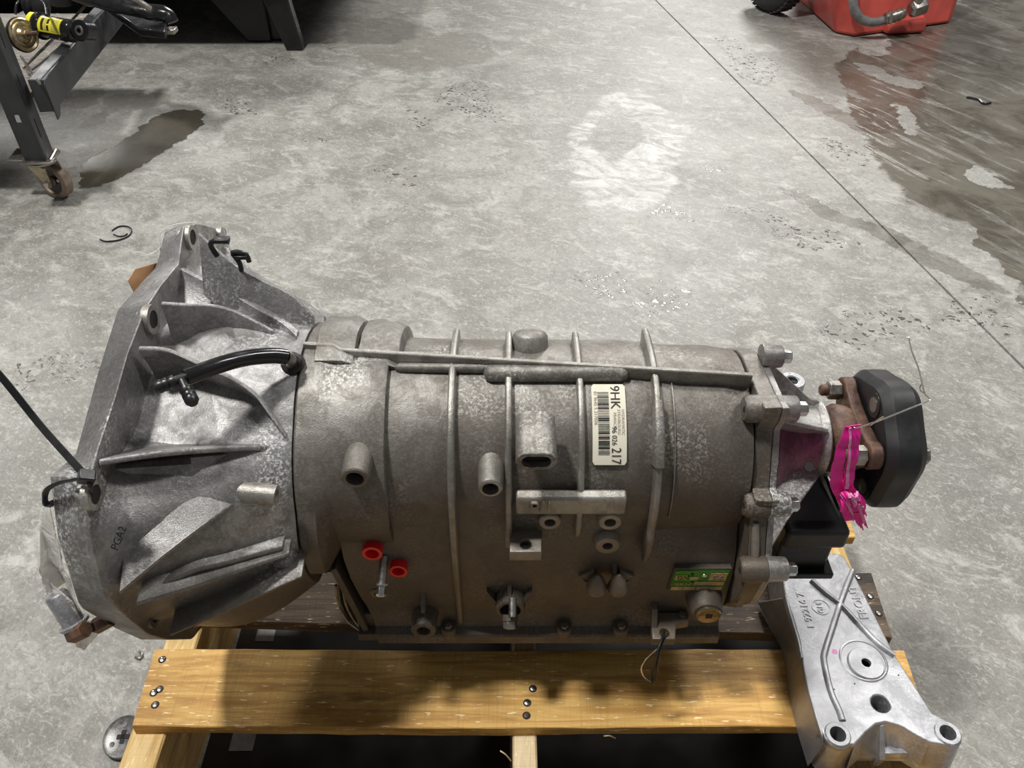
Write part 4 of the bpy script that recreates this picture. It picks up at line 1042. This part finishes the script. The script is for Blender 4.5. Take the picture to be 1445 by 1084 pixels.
p = ax(110, 893, X0 - .012); MB().lathe(p, (-.6, 0, -.4), [(-.01, .007), (.008, .007), (.010, .005)], hexn=6).build('bolt_head', 'rust', T, bevel=.0006)
p = ax(143, 880, X0 - .002); MB().lathe(p, (-.8, -.2, -.4), [(-.01, .007), (.006, .007), (.008, .005)], hexn=6).build('bolt_head', 'rust', T, bevel=.0006)

# ================================================================ SMALL THINGS ON THE FLOOR
pts = [az(x, y, .002) for x, y in ((141, 338), (150, 341), (168, 339), (182, 333), (186, 325), (180, 320), (168, 320), (158, 326))]
o = strap(spline(pts, 6), .004, .0016, 'cut_cable_tie', 'black_plastic', None, side=(0, 0, 1)); tag(o, 'cut black cable tie curled on the floor behind the gearbox', 'cable tie')
o = strap(spline([az(x, y, .0015) for x, y in ((160, 331), (168, 334), (176, 333), (180, 330))], 4), .004, .0014, 'cut_cable_tie', 'black_plastic', None, side=(0, 0, 1)); tag(o, 'short black tie scrap inside the curled cable tie on the floor', 'cable tie')
o = MB().tube(spline([az(1364, 137, .003), az(1380, 140, .004), az(1388, 146, .003), az(1398, 145, .003)], 5), .0035, 8).build('wire_scrap', 'black_plastic', None); tag(o, 'small bent black scrap on the wet floor at far right', 'scrap')
o = MB().tube(spline([az(190, 927, .002), az(197, 929, .003), az(200, 923, .003), az(196, 919, .002)], 5), [.0006] + [.0016] * 14 + [.0006], 8).build('metal_shaving', 'steel', None); tag(o, 'tiny curled metal shaving on the floor left of the plank', 'scrap')
# steel cap half hidden beside the left stringer
cc = az(180, 1040, .012); CAP = thing('steel_cap', 'round grey cap with cross hole on the floor beside the left stringer', 'cap', (cc.x - .005, cc.y, 0))
cz = Vector((cc.x - .005, cc.y, .012)); n_ = Vector((-.12, -.25, 1)).normalized()
MB().lathe(cz - n_ * .010, n_, [(0, .022), (.008, .0245), (.011, .0245), (.0125, .0232), (.0105, .020), (.0105, .003)], 40).build('rim', 'cap', CAP, smooth=40)
e1 = n_.cross(Vector((0, 1, 0))).normalized(); e2 = n_.cross(e1)
for a_, b_ in ((e1, e2), (e2, e1)): MB().box(cz + n_ * .0009, (.0075, .0026, .0005), (a_, b_, n_)).build('cross_hole', 'dark', CAP)
for k in range(3): MB().lathe(cz + e1 * .014 * math.cos(k * 2.1 + .6) + e2 * .014 * math.sin(k * 2.1 + .6), n_, [(0, .0035), (.0014, .003)], 12).build('stud', 'cap', CAP)

# ================================================================ CART, TOP LEFT
def cart():
    base = az(40, 262, 0)
    Yp = 1.86
    CT = thing('shop_cart', 'dark grey slotted steel cart on a swivel caster, top left', 'cart', (-1.22, 1.95, 0))
    bl = ay(43, 226, Yp); br = ay(76, 216, Yp); bc = ay(63, 227, Yp)
    z0 = .128
    # post: L-shaped slotted angle, front face and right face
    cx, cy = az(66, 226, z0).x, az(66, 226, z0).y
    wl = az(42, 226, z0); wr = az(77, 212, z0)
    dl = Vector((wl.x - cx, wl.y - cy + .0, 0)); dr = Vector((wr.x - cx, wr.y - cy, 0))
    dl = dl.normalized() * .05; dr = Vector((-.129, 1, 0)).normalized() * .05
    C0 = Vector((cx, cy, z0)); up = Vector((0, 0, 1))
    def slotted(dirv, slots, nm, L=1.3, w=.05):
        x = dirv.normalized()
        hs = []
        for (u, v, a, b) in slots: hs.append([(u - a, v - b), (u + a, v - b), (u + a, v + b), (u - a, v + b)])
        me = plate_curve([(0, 0), (w, 0), (w, L), (0, L)], hs, .003, .0005, frame(C0, x, up), 1)
        link(nm, me, 'grey_paint', CT, smooth=30)
    slotted(dl, [(.027, .10 + .17 * k, .006, .009) for k in range(6)], 'post_face')
    slotted(dr, [(.018, .07 + .10 * k, .0022, .022) for k in range(10)], 'post_side')
    # caster: plate, fork, wheel, axle, brake pedal
    pc = C0 + dl * .45 + dr * .45
    MB().box(pc - Vector((0, 0, .003)), (.036, .036, .0025), (dl.normalized(), dr.normalized(), up)).build('caster_plate', 'steel', CT, bevel=.0006)
    MB().lathe(pc - Vector((0, 0, .018)), (0, 0, 1), [(0, .026), (.004, .032), (.008, .032), (.013, .024)], 28).build('swivel', 'steel', CT, smooth=40)
    wc = az(84, 280, 0); wc = Vector((wc.x, wc.y + .01, .046)); wd = Vector((.93, -.36, 0)).normalized(); wa = Vector((wd.y, -wd.x, 0))
    cs = wa if wa.y < 0 else -wa
    W_ = MB().lathe(wc - cs * .014, cs, [(0, .026), (.001, .042), (.003, .0455), (.025, .0455), (.027, .042), (.028, .034), (.022, .032), (.022, .012), (.0285, .011), (.0285, .0)], 40).build('wheel', 'wheel', CT, smooth=40)
    MB().lathe(wc - cs * .013, cs, [(.0, .031), (.0215, .031)], 30).build('wheel_web', 'black_paint', CT, smooth=40)
    MB().lathe(wc + cs * .009 + wd * .022 + up * .004, cs, [(0, .004), (.0006, .004)], 10).build('wheel_hole', 'string', CT)
    for sgn in (-1, 1):
        o_ = wc + cs * (.020 * sgn); t_ = Vector((pc.x, pc.y, z0 - .018)) + cs * (.020 * sgn); t_ = Vector((t_.x, t_.y, t_.z))
        poly = [t_ - wd * .030, t_ + wd * .026, t_ + wd * .026 - up * .006, o_ + wd * .012 + up * .006, o_ + wd * .010 - up * .010, o_ - up * .013, o_ - wd * .010 - up * .006]
        MB().prism(poly, cs * .0025 * sgn).build('fork', 'gold_zinc' if sgn > 0 else 'steel', CT, bevel=.0006)
    MB().lathe(wc + cs * .0225, cs, [(0, .008), (.005, .008), (.006, .007), (.009, .004)], hexn=6).build('axle_nut', 'zinc', CT, smooth=20)
    p = az(28, 214, .10); MB().prism([az(10, 228, .1), az(24, 211, .1), az(38, 211, .1), az(42, 228, .1)], (0, 0, .003)).build('brake_pedal', 'steel', CT, bevel=.001)
    MB().tube([az(70, 230, .12), az(80, 211, .14)], .004, 8).build('brake_lever', 'steel', CT)
    # box beam running back to the right
    zb = .335
    d = Vector((-.129, 1, 0)).normalized(); nrm = Vector((d.y, -d.x, 0))
    # front face of the beam seen from the right: height from the two pixel edges
    A1 = ay(58, 112, cy + .03); A2 = ay(71, 158, cy + .03)
    h = A1.z - A2.z; zt = A1.z; zl = A2.z
    S = Vector((A1.x, A1.y, 0))
    rings = [[S + d * s + nrm * a + up * z for a, z in ((-.03, zt), (0, zt), (0.003, zt - .004), (.003, zl), (-.03, zl))] for s in (.0, .66)]
    MB().loft(rings).build('beam', 'grey_paint', CT, bevel=.003)
    # hooked bracket plate joining beam and post
    q = S + nrm * .005
    MB().prism([q + d * -.01 + up * (zt - .01), q + d * -.002 + up * (zt + .0), q + d * .024 + up * (zt - .002), q + d * .028 + up * (zl - .0), q + d * .010 + up * (zl - .014), q + d * -.008 + up * (zl - .016)], nrm * .003).build('beam_bracket', 'grey_paint', CT, bevel=.001)
    # shelf deck boards and wires
    for k in range(5):
        y = S.y + .03 + k * .13
        MB().box((S.x - .50 - .129 * (y - S.y), y + .05, zl + .02), (.44, .064, .006)).build('shelf_board', 'slat', CT, bevel=.001)
    for (xa, ya, xb, yb) in ((33, 96, 78, 52), (30, 80, 56, 118), (45, 98, 98, 57), (102, 28, 120, 8)):
        MB().tube([az(xa, ya, zl + .045), az(xb, yb, zl + .075)], .0035, 6).build('wire_rod', 'steel', CT)
    # far post of the cart
    return CT, S, d, nrm, zt, zl
CT, S_, d_, n_b, zt, zl = cart()
# things lying on the cart
sz = zt + .035
SH = thing('shock_absorber', 'black shock absorber with a yellow printed label lying on the cart', 'shock absorber', tuple(az(70, 55, zl + .03)))
a = az(50, 35, sz); b = az(120, 47, sz); dd = (b - a).normalized(); L = (b - a).length
MB().lathe(a, dd, [(0, .01), (.002, .030), (L * .16, .032), (L * .18, .026), (L * .78, .026), (L * .80, .024), (L * .84, .018)], 32).build('body', 'gloss_black', SH, smooth=40)
e = b + dd * .004; MB().lathe(e + Vector((0, .018, 0)), (-.25, -1, .35), [(0, .024), (.032, .024), (.034, .022), (.034, .012), (.02, .012)], 28).build('eye', 'gloss_black', SH, smooth=40)
MB().lathe(e + Vector((0, .018, 0)), (-.25, -1, .35), [(.02, .011), (.035, .0115), (.036, .010), (.036, .006), (.02, .006)], 24).build('bushing', 'steel', SH, smooth=40)
def wrap(a, dd, s0, s1, r, g0, g1, mat, nm, par):
    t = Vector((0, -1, .0)); t = (t - dd * t.dot(dd)).normalized(); bb = dd.cross(t); bb = bb if bb.z > 0 else -bb
    rings = []
    for k in range(13):
        g = D(g0 + (g1 - g0) * k / 12); c = t * math.cos(g) + bb * math.sin(g)
        rings.append([a + dd * s0 + c * r, a + dd * s1 + c * r, a + dd * s1 + c * (r - .001), a + dd * s0 + c * (r - .001)])
    return MB().loft(rings).build(nm, mat, par, smooth=60)
yl = wrap(a, dd, L * .24, L * .68, .0272, -5, 75, 'yellow', 'yellow_label', SH); yl['label'] = 'yellow printed label'
for k, (s0, s1, g0, g1) in enumerate([(.38, .43, 5, 65), (.50, .545, 5, 30), (.50, .545, 38, 65)] + [(.585, .72, 4 + 8 * j, 6.5 + 8 * j) for j in range(8)] + [(.445, .49, 6 + 9 * j, 10 + 9 * j) for j in range(7)]):
    wrap(a, dd, L * (s0 - .08), L * (s1 - .08), .0276, g0, g1, 'ink' if k < 3 else 'ink_faint', 'print', yl)
wrap(a, dd, L * .03, L * .12, .0328, 20, 80, 'yellow', 'yellow_label', SH)
BS = thing('strut_mount', 'round yellowish metal strut mount with a bolt on the cart beside the post', 'strut mount', tuple(az(33, 60, zl + .03)))
p = az(34, 49, sz - .004); nn = Vector((.9, -.36, .2)).normalized()
MB().lathe(p - nn * .004, nn, [(0, .036), (.004, .038), (.006, .035), (.004, .030), (.007, .025), (.005, .019), (.012, .014), (.012, .006)], 40).build('disc', 'gold_zinc', BS, smooth=50)
MB().lathe(p - nn * .016, nn, [(0, .036), (.010, .040)], 32).build('rubber_pad', 'black_rubber', BS, smooth=50)
MB().lathe(p + nn * .006, nn, [(0, .005), (.04, .005), (.042, .0035)], 14).build('stud', 'rust', BS)
MB().lathe(p + nn * .006, nn, [(0, .010), (.008, .010)], hexn=6).build('nut', 'gold_zinc', BS, bevel=.0006)
BW = thing('rubber_bellows', 'black ribbed rubber bellows standing on the cart behind the yellow-labelled shock', 'bellows', tuple(az(58, 40, zl + .03)))
p = az(55, 6, sz + .02); MB().lathe(p - Vector((.03, 0, 0)), (1, -.15, 0), [(0, .02), (.01, .036), (.016, .030), (.024, .038), (.03, .031), (.038, .037), (.044, .024), (.05, .016)], 32).build('bellows', 'black_rubber', BW, smooth=50)
MB().tube(spline([az(22, 20, sz + .02), az(24, 5, sz + .04), az(35, -4, sz + .05), az(60, 3, sz + .05), az(66, 22, sz + .045)], 6), .0035, 10).build('hose_loop', 'gloss_black', BW, smooth=60)
CA = thing('control_arm', 'curved black steel control arm hanging over the end of the cart beam', 'control arm', tuple(az(200, 30, zt)))
P_ = [az(88, -18, zt + .06), az(135, -2, zt + .05), az(175, 10, zt + .04), az(210, 17, zt + .03), (az(235, 20, zt + .02)), az(243, 32, zt + .0)]
MB().tube(spline(P_, 6), [.026] * 6 + [.023] * 6 + [.02] * 6 + [.022] * 6 + [.02] * 6 + [.017], 14, flat=.6).build('arm', 'gloss_black', CA, smooth=60)
MB().prism([az(x, y, zt + .005) for x, y in ((150, 8), (195, 40), (232, 44), (236, 30), (200, 12))], (0, 0, -.02)).build('web', 'gloss_black', CA, bevel=.004)
MB().box(az(240, 43, zt - .02), (.016, .016, .006)).build('bush', 'steel', CA, bevel=.002)
MB().tube(spline([az(170, -8, zt + .08), az(195, 2, zt + .07), az(212, 13, zt + .05)], 4), .008, 8).build('bolt', 'steel', CA)
BK = thing('black_hub', 'black rounded hub part lying at the back of the cart', 'hub', tuple(az(110, 0, zl + .03)))
MB().lathe(az(84, -22, sz + .03), (.2, -.6, .8), [(-.03, .04), (-.01, .062), (.01, .06), (.02, .04), (.03, .03)], 32).build('hub', 'gloss_black', BK, smooth=50)
# ================================================================ BLACK BENCH, TOP
def bench():
    BN = thing('black_bench', 'black low bench with splayed flat legs and added shade panels at the top left', 'bench', (-1.3, 3.2, 0))
    zt_ = .36
    Y0 = az(300, 76, 0).y
    MB().box((-1.2, Y0 + .62, zt_), (.75, .64, .02)).build('bench_shade_top', 'black_paint', BN, bevel=.004)  # unseen top, set low and wide to darken the floor beneath
    MB().box((-1.2, Y0 + 1.23, .19), (.73, .012, .17)).build('back_shade_panel', 'black_paint', BN, bevel=.002)  # unseen panel added to block lamp light from behind
    MB().box((-1.2, Y0 - .0, .295), (.73, .012, .06)).build('front_shade_apron', 'black_paint', BN, bevel=.002)  # unseen apron added to keep the floor under the top dark
    MB().box((-1.93, Y0 + .62, .19), (.012, .6, .17)).build('side_shade_panel', 'black_paint', BN, bevel=.002)  # unseen panel added to block light from the left
    def leg(px, th=.05):
        pts = [az(px[0][0], px[0][1], 0), az(px[1][0], px[1][1], 0)]
        yb = pts[0].y
        poly = [ay(x, y, yb) for x, y in px]
        poly[0].z = poly[1].z = .001
        # carry the two upper corners up to the top
        d0 = (poly[3] - poly[0]); d1 = (poly[2] - poly[1])
        poly[3] = poly[0] + d0 * ((zt_ - .02) / d0.z); poly[2] = poly[1] + d1 * ((zt_ - .02) / d1.z)
        MB().prism(poly, (0, th, 0)).build('leg', 'black_paint', BN, bevel=.006)
    leg([(404, 72), (427, 67), (406, 0), (370, 0)])
    leg([(350, 60), (385, 66), (372, 0), (296, 0)], .03)
    leg([(372, 58), (405, 60), (385, 0), (345, 0)], .2)
bench()
# ================================================================ RED TANK, TOP RIGHT
def tank():
    RT = thing('red_tank', 'dirty red plastic tank with a moulded foot and hose on the wet floor', 'tank', (1.5, 3.3, 0))
    a = az(1180, 51, 0); b = az(1346, 34, 0); l0 = az(1140, 2, 0)
    hgt = .5
    dpt = Vector((.16, .62, 0))
    fb = [Vector((a.x, a.y, .003)), Vector((b.x, b.y, .003))]
    tl = Vector((a.x - .12, a.y + .18, hgt)); tr = Vector((b.x + .02, b.y + .12, hgt))
    bl = Vector((a.x - .02, a.y + .5, .003)); br = Vector((b.x + .1, b.y + .5, .003))
    mid = Vector((a.x + .06, a.y - .02, .003))
    low = [Vector((a.x, a.y + .03, .003)), mid, Vector((b.x - .02, b.y + .0, .003)), Vector((b.x, b.y + .03, .003)), br, bl]
    top = [Vector((a.x - .17, a.y + .06, hgt)), Vector((mid.x - .02, mid.y + .10, hgt)), Vector((b.x + .0, b.y + .08, hgt)), Vector((b.x + .03, b.y + .12, hgt)), br + Vector((.05, .05, hgt)), bl + Vector((-.1, .05, hgt))]
    MB().loft([low, top]).build('body', 'red_tank', RT, bevel=.012, seg=3, smooth=35)
    p0, p1 = az(1243, 50, 0), az(1303, 47, 0)
    MB().loft([[Vector((p0.x - .02, p0.y + .1, .004)), Vector((p0.x + .02, p0.y - .01, .004)), Vector((p1.x, p1.y - .01, .004)), Vector((p1.x + .01, p1.y + .1, .004))],
               [Vector((p0.x - .02, p0.y + .1, .05)), Vector((p0.x + .02, p0.y - .005, .045)), Vector((p1.x, p1.y - .005, .05)), Vector((p1.x + .01, p1.y + .1, .06))]]).build('foot', 'red_tank', RT, bevel=.012, seg=3)
    Yh = a.y - .03
    hs = [ay(1203, -30, Yh + .04), ay(1204, 0, Yh), ay(1206, 14, Yh - .01), ay(1216, 27, Yh - .02), ay(1235, 31, Yh - .02), ay(1262, 24, Yh - .01)]
    MB().tube(spline(hs, 6), .016, 14).build('hose', 'hose', RT, smooth=60)
    MB().tube(spline([ay(1248, 27, Yh - .02), ay(1262, 23, Yh - .02), ay(1275, 18, Yh - .01)], 5), [.018, .022, .019, .024, .019, .022, .018, .022, .018, .02, .018], 12).build('hose_ferrule', 'steel', RT, smooth=50)
    q = ay(1293, 14, Yh); MB().lathe(q - Vector((.025, 0, .0)), (1, .2, .25), [(0, .02), (.01, .032), (.05, .032), (.06, .026)], hexn=6).build('hex_fitting', 'steel', RT, bevel=.002)
    MB().lathe(q + Vector((-.005, 0, .0)), (0, 0, 1), [(0, .018), (.06, .018), (.08, .012)], 14).build('fitting_stem', 'steel', RT, smooth=40)
tank()
TY = thing('tyre', 'black rubber tyre standing left of the red tank', 'tyre', tuple(az(1100, 20, 0)))
c = az(1102, 22, 0); c = Vector((c.x - .03, c.y + .06, .143)); A_ = Vector((.9, .42, 0)).normalized()
MB().lathe(c - A_ * .055, A_, [(0, .06), (.002, .10), (.012, .128), (.03, .14), (.055, .142), (.08, .14), (.098, .128), (.108, .10), (.11, .06)], 48).build('carcass', 'tyre', TY, smooth=60)
MB().lathe(c - A_ * .05, A_, [(0, .02), (.0, .062), (.1, .062), (.1, .02)], 28).build('rim', 'black_paint', TY, smooth=40)
o_ = MB()
for k in range(40):
    g = 2 * math.pi * k / 40; e1 = Vector((0, 0, 1)); e2 = A_.cross(e1)
    rr = e1 * math.cos(g) + e2 * math.sin(g); tt = A_.cross(rr)
    for s_ in (-1, 1): o_.box(c + rr * .1415 + A_ * .02 * s_, (.014, .006, .0035), (A_, (tt + A_ * .3 * s_).normalized(), rr))
ob = o_.build('tread_block', 'tyre', TY, smooth=30); ob['kind'] = 'stuff'
